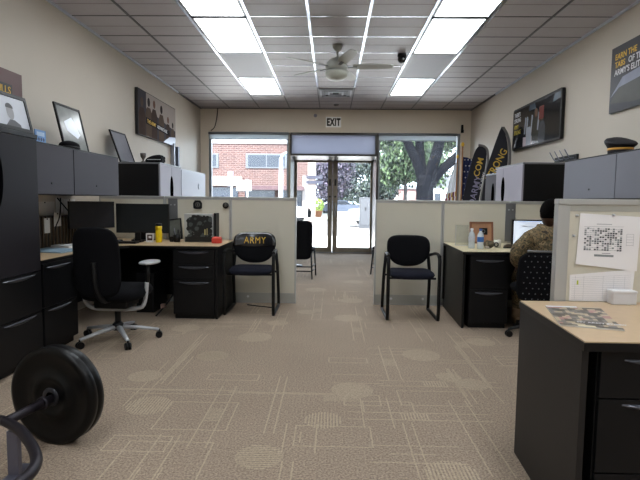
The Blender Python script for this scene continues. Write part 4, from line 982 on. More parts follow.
banner('grey black feather banner with pointed tip standing tallest near the right wall', [(p[0], p[2]) for p in o2], 7.75, mat('banner_grey', (40, 41, 50), .7, var=.3, scale=6),
       [('STRONG', .15, (2.46, 1.52), 63, GOLD2, .9), ('U.S.', .09, (2.54, 1.62), 63, WPRINT, 1.0)],
       [(p[0], p[2]) for p in smooth_pts([(2.60, 0, .02), (2.65, 0, 1.0), (2.72, 0, 1.5), (2.745, 0, 1.8), (2.74, 0, 2.05), (2.70, 0, 2.24), (2.62, 0, 2.36)], 2)])
t = thing('flagpole_flag', 'blue flag with white stars hanging from a pole by the right window', 'flag', (2.30, 9.0, 0))
b = MB(); b.cyl((2.34, 9.0, .02), (2.34, 9.0, 2.2), .014, n=12); b.cyl((2.34, 9.0, 0), (2.34, 9.0, .04), .13, n=24); b.build('pole', mat('oak_pole', (150, 104, 62), .5), t)
b = MB(); b.ball((2.34, 9.0, 2.235), .028, 1, 1, 1.5); b.build('finial', GOLD, t)
b = MB(); nx, nz = 18, 10; grid = []
for i in range(nx+1):
    u = i/nx; grid.append([b.bm.verts.new((2.35+u*.25, 9.0+.03*math.sin(u*16), 2.02-.06*u-(k/nz)*.95)) for k in range(nz+1)])
for i in range(nx):
    for k in range(nz): f = b.bm.faces.new((grid[i][k], grid[i+1][k], grid[i+1][k+1], grid[i][k+1])); f.smooth = True; f.material_index = 0 if k < 8 else (1 if (i//2) % 2 else 2)
bmesh.ops.solidify(b.bm, geom=b.bm.faces[:], thickness=.002)
b.build('cloth', [mat('flag_navy', (38, 48, 96), .7), mat('flag_red', (150, 40, 48), .7), WHITE], t)
b = MB(); 
for i in range(4):
    for k in range(7):
        sx0, sz0 = 2.375+i*.058+(k % 2)*.02, 1.96-k*.105
        b.prism([(sx0+math.cos(PI/2+q*PI/5)*(.017 if q % 2 == 0 else .007), 8.962, sz0+math.sin(PI/2+q*PI/5)*(.017 if q % 2 == 0 else .007)) for q in range(10)], (0, .0015, 0))
b.build('stars', WPRINT, t)
t = thing('flagpole_flag', 'white drooping flag with coloured lower corner left of the starred flag', 'flag', (2.2, 9.3, 0))
b = MB(); b.cyl((2.34, 9.35, .02), (2.34, 9.35, 2.02), .013, n=12); b.cyl((2.34, 9.35, 0), (2.34, 9.35, .04), .12, n=24); b.build('pole', mat('oak_pole2', (156, 108, 66), .5), t)
b = MB(); b.ball((2.34, 9.35, 2.05), .024, 1, 1, 1.5); b.build('finial', GOLD, t)
b = MB(); grid = []
for i in range(13):
    u = i/12; grid.append([b.bm.verts.new((2.35-u*(.06+.22*(k/10)), 9.35+.025*math.sin(u*14), 1.95-.05*u-(k/10)*.9)) for k in range(11)])
for i in range(12):
    for k in range(10): f = b.bm.faces.new((grid[i][k], grid[i+1][k], grid[i+1][k+1], grid[i][k+1])); f.smooth = True; f.material_index = 0 if k < 6 else ((i+k) % 4)
bmesh.ops.solidify(b.bm, geom=b.bm.faces[:], thickness=.002)
b.build('cloth', [WHITE, mat('flag_red2', (170, 66, 60), .7), mat('flag_blue2', (60, 70, 110), .7), mat('flag_gold2', (196, 160, 70), .7)], t)

# ---------------------------------------------------------------- right desk things
def bottle(label, x, y, cap, lab):
    t = thing('water_bottle', label, 'water bottle', (x, y, .74), 0, 'water bottles on the right desk')
    b = MB(); b.lathe([(.028, 0), (.032, .006), (.032, .05), (.029, .056), (.032, .062), (.032, .125), (.028, .145), (.013, .172), (.012, .182)], (x, y, .741), n=24)
    b.build('body', mat('clear_plastic', (196, 204, 210), .15, spec=.7), t)
    b = MB(); b.lathe([(.0135, .18), (.0145, .182), (.0145, .198), (.012, .2), (.001, .2)], (x, y, .741), n=18); b.build('cap', cap, t)
    b = MB(); b.lathe([(.0325, .07), (.0332, .072), (.0332, .118), (.0325, .12)], (x, y, .741), n=24, caps=False); b.build('label', lab, t)
bottle('water bottle with white cap on the right desk, left one of two', 1.415, 4.98, WHITE, mat('label_mixed', (186, 190, 200), .5, var=.25, scale=60))
bottle('water bottle with blue cap and blue label on the right desk', 1.488, 4.93, mat('cap_blue', (48, 88, 160), .4), mat('label_blue', (52, 100, 170), .4, var=.15))
t = thing('award_plaque', 'wooden plaque with a black square emblem behind the water bottles', 'plaque', (1.6, 5.5, .74))
b = MB(); M = Matrix.Translation((1.69, 5.56, .742)) @ Matrix.Rotation(math.radians(-8), 4, 'X')
frame_rect(b, -.13, .13, 0, .245, .02, -.012, .012); b.xform(M); b.build('frame', mat('plaque_edge', (128, 84, 60), .4), t)
b = MB(); b.box(-.11, .11, -.004, .008, .02, .225); b.xform(M); b.build('board', mat('plaque_wood', (166, 122, 92), .4, var=.15, scale=20), t)
b = MB(); b.box(-.025, .065, -.008, -.004, .10, .175, mi=0); b.lathe([(.014, 0), (.022, 0), (.022, -.002), (.014, -.002)], (.02, -.0085, .137), axis='Y', mi=1, caps=False, n=14); b.xform(M); b.build('emblem', [BPLAST, BRACK], t)
t = thing('acrylic_holder', 'clear acrylic sheet holder left of the water bottles', 'sign holder', (1.38, 5.3, .74))
b = MB(); b.box(1.335, 1.47, 5.30, 5.303, .742, .96); b.build('sheet', glass('acrylic', (.9, .92, .92)), t)
b = MB(); b.box(1.333, 1.336, 5.295, 5.308, .742, .962); b.box(1.33, 1.475, 5.27, 5.33, .741, .744); b.build('edge', SILV, t)
t = thing('camouflage_glove', 'crumpled camouflage cloth beside the blue capped bottle', 'cloth', (1.62, 5.0, .74))
b = MB(); b.ball((1.60, 5.02, .778), .05, 1.0, .8, .75, 18, 12)
for v in b.bm.verts: v.co += Vector((mnoise.noise(v.co*30), mnoise.noise(v.co*31+Vector((5, 0, 0))), mnoise.noise(v.co*29)))*.016; v.co.z = max(v.co.z, .741)
b.build('cloth', ramp_mat('camo2', [(0, (84, 78, 64)), (.5, (120, 108, 86)), (.6, (60, 54, 44))], 40, .9), t)
b = MB(); b.box(1.55, 1.585, 4.95, 5.0, .741, .765, .008); b.build('patch', mat('pale_patch', (178, 170, 160), .7), t)
t = thing('coffee_mug', 'small white mug with dark handle beside the camouflage cloth', 'mug', (1.71, 5.1, .74))
b = MB(); b.lathe([(.03, 0), (.033, .003), (.034, .08), (.030, .08), (.028, .006)], (1.715, 5.1, .741), n=22); b.build('body', mat('mug_cream', (206, 202, 188), .3), t)
b = MB(); b.tube(arc((1.69, 5.06, .775), .02, 0, 2*PI, 16, 'XZ')[:-1], .006, 8, closed=True); b.build('handle', BPLAST, t)
t = thing('stapler', 'dark stapler lying on the right desk before the lit monitor', 'stapler', (1.83, 5.05, .74))
b = MB(); b.box(1.76, 1.91, 5.03, 5.07, .741, .752, .003); b.build('base', BPLAST, t)
b = MB(); b.prism([(1.765, 5.035, .752), (1.91, 5.035, .757), (1.91, 5.035, .775), (1.80, 5.035, .783), (1.765, 5.035, .765)], (0, .03, 0)); b.build('arm', mat('stapler_brown', (70, 62, 56), .4), t)
SCR = emis('screen_lit', (196, 214, 238), .75)
t = monitor('computer_monitor', 'lit monitor showing a white page in front of the seated person', (2.125, 5.15, .885), .50, .29, 0, .74, SCR, .014)
b = MB(); b.box(1.925, 2.35, 5.137, 5.138, 1.0, 1.014, mi=0); b.box(1.97, 2.03, 5.137, 5.138, .955, .97, mi=1); b.box(2.04, 2.12, 5.137, 5.138, .955, .964, mi=1); b.box(2.0, 2.2, 5.137, 5.138, .982, .990, mi=1); b.box(1.95, 2.3, 5.137, 5.138, .955, .958, mi=1)
b.build('page_print', [emis('screen_blue', (120, 160, 220), .6), emis('screen_dark', (60, 70, 100), .3)], t)

# ---------------------------------------------------------------- near panel papers, desk things
def sheet(label, pts, y, cat='paper', m=WHITE, name='pinned_paper', grp='papers pinned on the near panel'):
    t = thing(name, label, cat, (pts[0][0], y, pts[0][1]), 0, grp)
    b = MB(); b.prism([(x, y, z) for x, z in pts], (0, .0008, 0)); b.build('sheet', m, t); return t
PP = mat('sheet_white', (232, 230, 232), .8, var=.02)
t = sheet('large calendar sheet with a grid of dark marks on the near panel', [(1.150, .918), (1.435, .887), (1.440, 1.142), (1.160, 1.156)], 2.3265, m=PP)
b = MB(); r_ = random.Random(3); INK = mat('ink_grid', (92, 92, 98), .8)
gx, gz = 15, 11
for i in range(gx):
    for k in range(gz):
        x = 1.205+i*.0118; z = .985+k*.0098-(i*.0004); p = r_.random()
        if p < .55: b.quad((x, 2.3260, z), (x+.0095, 2.3260, z), (x+.0095, 2.3260, z+.0075), (x, 2.3260, z+.0075), 0 if r_.random() < .6 else 1)
        elif p < .92: b.quad((x, 2.3260, z+.002), (x+.0095, 2.3260, z+.002), (x+.0095, 2.3260, z+.0042), (x, 2.3260, z+.0042), 2)
for z in (.983, 1.094): b.quad((1.203, 2.3260, z), (1.384, 2.3260, z), (1.384, 2.3260, z+.0012), (1.203, 2.3260, z+.0012), 2)
b.quad((1.255, 2.3260, .955), (1.345, 2.3260, .952), (1.345, 2.3260, .962), (1.255, 2.3260, .965), 1); b.quad((1.29, 2.3260, .968), (1.33, 2.3260, .967), (1.33, 2.3260, .971), (1.29, 2.3260, .972), 2)
b.quad((1.26, 2.3260, 1.105), (1.33, 2.3260, 1.104), (1.33, 2.3260, 1.107), (1.26, 2.3260, 1.108), 2)
for k in range(5):
    z = 1.06-k*.013; b.quad((1.40, 2.3260, z), (1.432, 2.3260, z), (1.432, 2.3260, z+.0012), (1.40, 2.3260, z+.0012), 2)
for x in (1.40, 1.432): b.quad((x, 2.3260, 1.005), (x+.0012, 2.3260, 1.005), (x+.0012, 2.3260, 1.061), (x, 2.3260, 1.061), 2)
b.xform(Matrix.Translation((-.022, 0, 0))); b.build('calendar_print', [mat('ink_dark', (78, 80, 86), .8), mat('ink_mid', (130, 136, 140), .8), mat('ink_light', (160, 160, 166), .8)], t)
t = sheet('white log sheet with ruled columns on the near panel under the calendar', [(1.129, .742), (1.420, .742), (1.427, .896), (1.127, .866)], 2.3282, m=PP)
b = MB()
for k in range(13): b.quad((1.155, 2.3278, .75+k*.0085), (1.43, 2.3278, .755+k*.0095), (1.43, 2.3278, .7558+k*.0095), (1.155, 2.3278, .7508+k*.0085), 0)
for x in (1.17, 1.21, 1.30, 1.35, 1.40): b.quad((x, 2.3278, .748), (x+.001, 2.3278, .748), (x+.001, 2.3278, .862), (x, 2.3278, .862), 0)
b.quad((1.178, 2.3276, .82), (1.186, 2.3276, .82), (1.186, 2.3276, .84), (1.178, 2.3276, .84), 1)
b.xform(Matrix.Translation((-.018, 0, 0))); b.build('ruled_print', [mat('rule_grey', (176, 178, 184), .8), mat('highlighter', (190, 200, 70), .8)], t)
t = sheet('white sheet at the right photo edge of the near panel', [(1.468, .93), (1.70, .93), (1.70, 1.15), (1.472, 1.15)], 2.3275, m=PP)
for i, (x, z, lb) in enumerate(((1.126+.02, 1.175-.03, 'metal push pin at the upper left of the near panel'), (1.135, 1.05, 'metal push pin on the left side of the near panel'), (1.31, 1.149, 'metal push pin holding the top of the calendar sheet'))):
    t = thing('push_pin', lb, 'push pin', (x, 2.33, z)); b = MB(); b.lathe([(.001, -.012), (.006, -.011), (.004, -.006), (.006, -.001), (.001, 0)], (x, 2.3345 if i < 2 else 2.3265, z), axis='Y', n=12); b.build('head', SILV, t)
t = thing('card_box', 'small white card box standing before the log sheet on the near desk', 'box', (1.32, 2.2, .741))
b = MB(); b.box(1.290, 1.397, 2.25, 2.305, .742, .798, .004); b.build('body', mat('box_plain', (204, 204, 208), .6), t)
b = MB(); b.box(1.288, 1.399, 2.248, 2.307, .794, .806, .004); b.build('lid', mat('box_lid', (212, 212, 216), .6), t)
# magazine
t = thing('magazine', 'glossy army magazine with cover photo lying on the near desk', 'magazine', (1.03, 2.0, .741))
mp = [(.958, 2.186), (1.184, 2.165), (1.066, 1.776), (.866, 1.842)]
b = MB(); b.prism([(x, y, .742) for x, y in mp], (0, 0, .005)); b.build('pages', mat('page_white', (200, 198, 194), .5), t)
def bil(u, v):
    a = Vector(mp[3])*(1-u)+Vector(mp[2])*u; c_ = Vector(mp[0])*(1-u)+Vector(mp[1])*u; p = a*(1-v)+c_*v; return p
b = MB(); r_ = random.Random(9); N = 9
for i in range(14):
    for k in range(16):
        q = [bil(i/14, k/16), bil((i+1)/14, k/16), bil((i+1)/14, (k+1)/16), bil(i/14, (k+1)/16)]
        v = (k+.5)/16; u = (i+.5)/14; s_ = mnoise.noise(Vector((u*6, v*7, 3.1)))
        mi = 1 if s_ < -.12 else (2 if s_ < .08 else (0 if s_ < .3 else 3))
        if v > .93: mi = 4 if u < .6 else 0
        if .12 < v < .2 and .3 < u < .8: mi = 1
        if v < .08: mi = 5 if .3 < u < .6 else 1
        b.quad(*[(p.x, p.y, .7473) for p in q], mi)
b.build('cover', [mat('cov_khaki', (176, 160, 132), .3), mat('cov_dark', (60, 54, 48), .3), mat('cov_grey', (104, 100, 96), .3), mat('cov_rose', (160, 112, 108), .3), mat('cov_sky', (206, 216, 228), .3), mat('cov_cream', (206, 196, 164), .3)], t)
o_ = bil(.32, .16); xd = (bil(.9, .16)-bil(.32, .16)).normalized(); yd = Vector((-xd.y, xd.x))
lettering(t, 'MY ARMY STORY', .022, (o_.x, o_.y, .7485), (xd.x, xd.y, 0), (yd.x, yd.y, 0), WPRINT, bold=.0004)

# ---------------------------------------------------------------- barbell (hex bar with bumper plate)
t = thing('hex_barbell', 'black hex barbell loaded with a rubber bumper plate on the carpet', 'barbell', (-1.338, 2.33, 0), math.radians(-13))
STEEL_ = STEEL; M = wm(t); zz = .228
b = MB(); b.cyl((0, -.03, zz), (0, -.30, zz), .021, n=18); b.cyl((0, .10, zz), (0, -.03, zz), .024, n=18); b.lathe([(.024, 0), (.031, 0), (.031, .014), (.024, .014)], (0, -.10, zz), axis='Y', n=20, caps=False)
b.xform(M); b.build('sleeve', STEEL, t)
hexp = smooth_pts([(-1.425, 2.055, .228), (-1.308, 1.984, .228), (-1.205, 1.885, .228), (-1.115, 1.786, .228), (-1.06, 1.70, .228), (-1.045, 1.60, .228), (-1.10, 1.35, .228), (-1.40, .98, .228), (-1.62, 1.00, .228), (-1.92, 1.35, .228), (-1.90, 1.62, .228), (-1.68, 1.94, .228), (-1.52, 2.06, .228)], 2)
b = MB(); b.tube(hexp[:-1], .021, 12, closed=True); b.build('hex_frame', STEEL, t)
b = MB(); b.box(-1.365, -1.318, 1.985, 2.012, .02, .212, .003); b.box(-1.365, -1.318, 1.92, 2.08, .0, .022, .004); b.build('support_leg', mat('leg_steel', (100, 100, 114), .4, .4), t)
b = MB(); b.tube(smooth_pts([(-1.92, 1.5, .235), (-1.92, 1.5, .33), (-1.92, 1.38, .33), (-1.92, 1.38, .235)], 1), .014, 8); b.build('grip', STEEL, t)
R0 = .239
prof = [(.026, -.030), (.075, -.030), (.08, -.034), (.105, -.034), (.112, -.026), (.15, -.026), (.19, -.028), (.205, -.033), (.222, -.034), (R0, -.028), (R0, -.004), (R0-.003, -.002), (R0-.003, .002), (R0, .004), (R0, .028), (.222, .034), (.19, .034), (.12, .028), (.026, .03)]
prof = [(r_, y_*1.35) for r_, y_ in prof]
b = MB(); b.lathe(prof, (0, .0, R0), axis='Y', n=72, caps=False); b.xform(M); pl = b.build('bumper_plate', RUB, t)
b = MB(); b.lathe([(.0245, -.046), (.044, -.047), (.046, -.040), (.046, .040), (.0245, .046)], (0, 0, R0), axis='Y', n=32, caps=False); b.xform(M); b.build('hub_ring', mat('hub_dark', (44, 44, 50), .3, .5), pl)
b = MB(); b.lathe([(.025, 0), (.042, 0), (.042, .03), (.025, .03)], (0, .05, zz), axis='Y', n=24, caps=False); b.xform(M); b.build('collar', SILV, t)
# small things on the floor
b = MB(); b.tube(smooth_pts([(-.95, 5.55, .006), (-.85, 5.5, .006), (-.72, 5.45, .006), (-.62, 5.40, .006)], 2), .006, 8); tag(b.build('extension_cord', BPLAST, None, (-.9, 5.5, 0)), 'short black cord on the carpet under the ARMY chair', 'cord')
t = thing('computer_tower', 'black computer tower on the floor under the left desk', 'computer', (-1.9, 5.3, 0))
b = MB(); b.box(-2.05, -1.86, 5.1, 5.5, 0, .42, .006); b.build('case', BPLAST, t); b = MB(); b.box(-2.04, -1.87, 5.093, 5.1, .02, .40, .003); b.build('front_bezel', CHAR, t)
t = thing('floor_cable', 'grey cable with pale plug slanting down under the left desk by the pedestal', 'cable', (-1.62, 4.9, 0))
b = MB(); b.tube(smooth_pts([(-1.60, 5.05, .33), (-1.63, 5.0, .2), (-1.70, 4.95, .1), (-1.78, 4.92, .01)], 2), .009, 8); b.build('wire', CHAR, t)
b = MB(); b.box(-1.735, -1.69, 4.93, 4.97, .085, .13, .006); b.build('plug', mat('plug_tan', (120, 96, 88), .5), t)

# ---------------------------------------------------------------- far chairs past the panels
def side_chair(label, loc, rz):
    t = thing('conference_chair', label, 'chair', loc, rz, 'black chairs in the far waiting area'); M = wm(t)
    b = MB(); b.pad([(.21*math.copysign(abs(math.cos(a))**.35, math.cos(a))*(1+.10*math.sin(a)), .30*math.copysign(abs(math.sin(a))**.3, math.sin(a))) for a in [2*PI*i/40 for i in range(40)]], .02, lambda u, v, th: Vector((u, -.22+th-v*.10+.6*u*u, .60+v))); b.xform(M); b.build('backrest', BFAB, t)
    b = MB(); b.pad([(.22*math.copysign(abs(math.cos(a))**.4, math.cos(a)), .02+.22*math.copysign(abs(math.sin(a))**.4, math.sin(a))) for a in [2*PI*i/32 for i in range(32)]], .035, lambda u, v, th: Vector((u, v, .44+th))); b.xform(M); b.build('seat', BFAB, t)
    for sx_ in (-1, 1):
        for sy in (-1, 1):
            b = MB(); b.tube([(sx_*.19, sy*.18+.0, .41), (sx_*.21, sy*.215, .0)], [.014, .011], 8); b.xform(M); b.build('leg', BPLAST, t)
    b = MB()
    for z in (.12, .19): b.tube([(-.2, -.2, z), (.2, -.2, z)], .009, 8); b.tube([(-.2, -.2, z), (-.2, .2, z)], .009, 8); b.tube([(.2, -.2, z), (.2, .2, z)], .009, 8)
    b.xform(M); b.build('stretcher', BPLAST, t)
side_chair('black high backed chair half hidden behind the left panel near the doors', (-.47, 7.70, 0), math.radians(-6))
t = side_chair('black chair mostly hidden behind the right panel near the doors', (.95, 8.0, 0), math.radians(30))
t = thing('waiting_table', 'small dark table with teal leaflets beyond the left panel', 'table', (-.75, 9.0, 0))
b = MB(); b.lathe([(.3, .58), (.3, .6), (.001, .6)], (-.72, 9.0, 0), n=32); b.build('tabletop', BLACKLAM, t)
b = MB(); b.cyl((-.72, 9.0, .02), (-.72, 9.0, .58), .025, n=14); b.lathe([(.2, 0), (.2, .015), (.03, .03)], (-.72, 9.0, 0)); b.build('pedestal', BPLAST, t)
flat('leaflet', 'teal leaflet lying on the small table near the doors', 'leaflet', [(-.62, 8.86), (-.46, 8.9), (-.48, 9.08), (-.63, 9.05)], .602, .02, mat('teal_card', (40, 140, 156), .4))

# ---------------------------------------------------------------- outside
CONC = mat('concrete', (212, 207, 200), .9, var=.06, scale=1.2)
ASPH = mat('asphalt', (98, 95, 94), .9, var=.08, scale=1)
b = MB(); b.box(-14, 16, YF+.2, 17, -.16, -.02); b.box(-14, 16, 17.0, 17.2, -.2, -.02, mi=0)
for x in range(-6, 8, 2): b.box(x-.012, x+.012, YF+.3, 17, -.0205, -.0195, mi=1)
for y in (12.4, 14.2): b.box(-8, 8, y-.012, y+.012, -.0205, -.0195, mi=1)
o = struct(b.build('ground', [CONC, mat('joint', (110, 106, 100), .9)])); o.name = 'trim_5'; o['label'] = 'pale concrete sidewalk outside'
b = MB(); b.box(-60, 60, 17.2, 34, -.25, -.16); o = struct(b.build('trim_6', ASPH)); o['label'] = 'sunlit street outside'
b = MB(); b.box(-60, 60, 34, 110, -.25, -.05); o = struct(b.build('trim_7', mat('far_ground', (98, 100, 92), .9))); o['label'] = 'pale ground beyond the street'
# bluish shadow on the sidewalk, painted as a flat patch
b = MB(); b.prism([(.62, 12.6, -.0195), (.70, 12.6, -.0195), (.62, 13.4, -.0195), (.56, 13.3, -.0195)], (0, 0, .002)); tag(b.build('painted_shadow', mat('shadow_blue', (50, 64, 92), .8), None, (.62, 12.8, -.02)), 'bluish painted shadow on the bright sidewalk outside the right door', 'patch')
# brick building
def brick():
    m = bpy.data.materials.new('brick'); m.use_nodes = True; nt = m.node_tree; b = nt.nodes['Principled BSDF']; b.inputs['Roughness'].default_value = .9
    tc = nt.nodes.new('ShaderNodeTexCoord'); mp_ = nt.nodes.new('ShaderNodeMapping'); mp_.inputs['Rotation'].default_value = (PI/2, 0, 0)
    nt.links.new(tc.outputs['Object'], mp_.inputs['Vector']); t_ = nt.nodes.new('ShaderNodeTexBrick')
    t_.inputs['Color1'].default_value = rgb((70, 46, 42)); t_.inputs['Color2'].default_value = rgb((52, 30, 28)); t_.inputs['Mortar'].default_value = rgb((100, 86, 82))
    t_.inputs['Scale'].default_value = 1; t_.inputs['Brick Width'].default_value = .42; t_.inputs['Row Height'].default_value = .15; t_.inputs['Mortar Size'].default_value = .018
    nt.links.new(mp_.outputs[0], t_.inputs['Vector']); nt.links.new(t_.outputs['Color'], b.inputs['Base Color']); return m
BR = brick()
t = thing('brick_building', 'red brick building with wide windows across the street', 'building', (-8, 40, 0))
b = MB(); b.box(-22, -1.75, 40, 50, -.1, 5.75); b.build('wall', BR, t)
b = MB(); b.box(-22.1, -1.65, 39.9, 50.1, 5.75, 6.4); b.build('parapet', mat('parapet_white', (226, 228, 232), .7), t)
WF = mat('window_frame_grey', (66, 70, 76), .5); WG = mat('dark_window', (22, 28, 38), .2, var=.3, scale=1)
for (x0, x1, z0, z1) in ((-10.9, -9.15, 3.78, 4.93), (-6.95, -3.6, 3.78, 4.93), (-15.5, -13, 3.78, 4.93)):
    b = MB(); b.box(x0, x1, 39.92, 40.0, z0, z1); f_ = b.build('window', WF, t)
    b = MB(); n = 2 if x1-x0 > 2 else 1; w_ = (x1-x0-.3)/n
    for i in range(n): b.box(x0+.15+i*w_+.05, x0+.15+(i+1)*w_-.05, 39.9, 39.93, z0+.12, z1-.12)
    b.build('pane', WG, f_)
b = MB(); b.box(-14, -7.2, 39.6, 40, 2.35, 3.05); b.build('sign_band', mat('band_white', (140, 126, 118), .7), t)
for (x0, x1) in ((-13, -10.4), (-10.0, -7.6), (-7.0, -4.6), (-4.3, -2.4)):
    b = MB(); b.box(x0, x1, 39.9, 40, .5, 2.2); b.build('shop_window', WG, t)
b = MB(); b.prism([(-7.1, 39.9, 2.3), (-2.2, 39.9, 2.3), (-2.2, 39.2, 2.0), (-7.1, 39.2, 2.0)], (0, 0, .08)); b.build('awning', mat('awning_dark', (50, 32, 36), .7), t)
b = MB(); b.box(-2.35, -1.75, 39.8, 39.95, 0, 3.2); b.build('entrance_trim', mat('trim_pale', (120, 112, 110), .7), t)
# pale column with a small sign, seen through the left door
t = thing('sign_column', 'pale column with a dark street sign seen through the left door', 'column', (-1.25, 30, 0))
b = MB(); b.box(-1.45, -.98, 30, 30.4, -.1, 4.0); b.build('shaft', mat('column_cream', (140, 124, 116), .7), t)
b = MB(); b.box(-1.55, -.55, 29.9, 29.97, 2.52, 2.72); b.box(-1.55, -.55, 29.9, 29.97, 2.22, 2.40); b.build('sign', mat('sign_navy', (26, 26, 42), .5), t)
# street lamp and signs
t = thing('street_lamp', 'white street lamp post outside the left window', 'street lamp', (-2.05, 20, 0))
b = MB(); b.tube([(-2.05, 20, -.16), (-2.05, 20, 2.9)], [.10, .075], 12); b.build('pole', mat('lamp_white', (150, 156, 166), .5), t)
b = MB(); b.tube(smooth_pts([(-2.05, 20, 2.85), (-2.0, 20, 3.02), (-1.6, 20, 3.2), (-1.2, 20, 3.25)], 1), .06, 10); b.build('arm', mat('lamp_blue', (96, 112, 130), .5), t)
t = thing('parking_sign', 'pale parking sign on a thin post outside the left window', 'sign', (-4.07, 20, 0))
b = MB(); b.cyl((-4.05, 20, -.16), (-4.05, 20, 2.3), .035, n=10); b.build('post', mat('post_grey', (168, 176, 188), .5), t)
b = MB(); b.box(-4.2, -3.98, 19.95, 19.98, 1.75, 2.35); b.build('sign_plate', mat('plate_grey', (86, 90, 102), .5), t)
t = thing('shop_sign', 'white hanging shop sign outside the left window', 'sign', (-3.3, 24, 0))
b = MB(); b.cyl((-4.1, 24, -.16), (-4.1, 24, 2.2), .04, n=10); b.build('post', mat('post_grey2', (190, 196, 206), .5), t)
b = MB(); b.box(-4.6, -3.9, 23.9, 23.96, 1.65, 2.15); b.build('board', mat('board_white', (232, 232, 234), .6), t)
def car(label, x, y, L, col, z0=-.16, flip=1, grp='cars parked along the street'):
    t = thing('car', label, 'car', (x, y, z0), 0, grp); M = wm(t)
    pm = mat('paint_'+label[:9].replace(' ', '_'), col, .3, coat=.5); s_ = L/4.5
    side = [(-2.2, .35), (-2.25, .7), (-2.1, .9), (-1.3, .98), (-.6, 1.42), (.7, 1.45), (1.4, 1.02), (2.1, .92), (2.25, .6), (2.2, .32)]
    b = MB(); b.prism([(flip*x_*s_, 0, z_) for x_, z_ in side], (0, 1.7, 0)); b.xform(M); b.build('body', pm, t)
    b = MB(); b.prism([(flip*x_*s_, -.01, z_) for x_, z_ in ((-1.15, .98), (-.55, 1.36), (.62, 1.38), (1.2, 1.02))], (0, 1.72, 0)); b.xform(M); b.build('windows', WG, t)
    for wx in (-1.4, 1.4):
        for wy in (.05, 1.5):
            b = MB(); b.lathe([(.001, 0), (.2, 0), (.31, .01), (.31, .16), (.2, .17), (.001, .17)], (flip*wx*s_, wy, .31), axis='Y', n=20); b.xform(M); b.build('wheel', RUB, t)
    return t
car('pale blue car parked outside the left window', -5.2, 22, 4.3, (100, 112, 132))
car('white car parked before the brick shops', -9.0, 30, 4.6, (226, 228, 232))
car('silver car at the kerb near the street lamp', -3.4, 30, 4.4, (196, 200, 208), flip=-1)
car('dark grey car parked beyond the doors by the purple tree', .8, 50, 4.4, (60, 68, 84))
car('grey car seen through the right door', 5.4, 51, 4.6, (76, 82, 92))
car('white car below the tree outside the right window', 3.1, 26, 4.5, (226, 228, 232))
car('navy car outside the right window beside the trunk', 7.9, 30, 4.5, (34, 42, 66))
# planters, utility box
t = thing('planter', 'orange planter with yellow green bush seen through the left door', 'planter', (-1.0, 38, 0))
b = MB(); b.lathe([(.22, 0), (.34, .5), (.36, .5), (.3, .46)], (-1.0, 38, -.05), n=20); b.build('pot', mat('terracotta', (130, 84, 58), .8), t)
def leaves(b, c, r, n, s_, rnd, mis=(0, 1), shell=.55, sq=(1, 1, 1)):
    c = Vector(c)
    for k in range(n):
        d = Vector((rnd.gauss(0, 1), rnd.gauss(0, 1), rnd.gauss(0, 1))).normalized(); rr = r*(shell+(1-shell)*rnd.random())
        p = c+Vector((d.x*rr*sq[0], d.y*rr*sq[1], d.z*rr*sq[2]))
        q = Euler((rnd.uniform(0, 6), rnd.uniform(0, 6), rnd.uniform(0, 6))).to_matrix(); u = q @ Vector((s_, 0, 0)); v = q @ Vector((0, s_*.6, 0))
        b.poly([p-u, p-v, p+u, p+v], rnd.choice(mis))
rr_ = random.Random(11)
b = MB(); leaves(b, (-1.0, 38, .85), .5, 500, .07, rr_); b.build('foliage', [mat('lime_leaf', (104, 122, 40), .7), mat('lime_leaf2', (80, 104, 36), .7)], t)
t = thing('utility_cabinet', 'grey utility cabinet on the sidewalk seen through the right door', 'utility cabinet', (1.75, 25, 0))
b = MB(); b.box(1.42, 2.08, 25, 25.5, -.16, 1.40, .03); b.build('body', mat('util_grey', (58, 60, 64), .9), t)
b = MB(); b.box(1.48, 2.02, 24.985, 25.0, .0, 1.3, .01); d = b.build('door', mat('util_grey2', (64, 66, 70), .9), t)
b = MB(); b.box(1.7, 1.76, 24.97, 24.985, .75, .9, .004); b.build('handle', BPLAST, d)
# trees
def tree(label, x, y, h, r, cols, trunk=.18, n=2600, z0=-.16, nb=9, s_=.16, crown=.62, seed=1, grp='trees across the street', sq=(1, 1, .9)):
    t = thing('tree', label, 'tree', (x, y, z0), 0, grp); rnd = random.Random(seed)
    b = MB(); b.tube([(x, y, z0), (x+.05, y, z0+h*.3), (x-.05, y, z0+h*.6)], [trunk, trunk*.8, trunk*.5], 12)
    for k in range(4):
        a = k*1.7+seed; b.tube([(x, y, z0+h*.4), (x+math.cos(a)*r*.4, y+math.sin(a)*r*.4, z0+h*.62), (x+math.cos(a)*r*.65, y+math.sin(a)*r*.65, z0+h*.8)], [trunk*.5, trunk*.3, trunk*.12], 8)
    b.build('trunk', mat('far_bark', (50, 46, 46), .9), t)
    b = MB()
    for k in range(nb):
        a = rnd.uniform(0, 2*PI); q = rnd.uniform(.1, .65)*r; zz_ = z0+h*(crown+rnd.uniform(-.28, .22))
        leaves(b, (x+math.cos(a)*q*sq[0], y+math.sin(a)*q*sq[1], zz_), r*rnd.uniform(.4, .6), n//nb, s_, rnd, (0, 0, 1, 2), .25)
    b.build('foliage', cols, t)
GRN = [mat('leaf_green', (44, 60, 38), .9), mat('leaf_light', (66, 84, 54), .7), mat('leaf_deep', (28, 40, 32), .7)]
GRB = [mat('leaf_bluegreen', (34, 46, 44), .7), mat('leaf_sage', (52, 66, 56), .7), mat('leaf_teal', (24, 34, 40), .7)]
PURP = [mat('leaf_plum', (44, 40, 54), .7), mat('leaf_mauve', (70, 62, 80), .7), mat('leaf_darkplum', (30, 30, 46), .7)]
tree('purple leaved tree seen through both doors', -.2, 62, 9.0, 4.0, PURP, n=9000, seed=3, crown=.44, s_=.2, nb=20, sq=(.75, 1, 1))
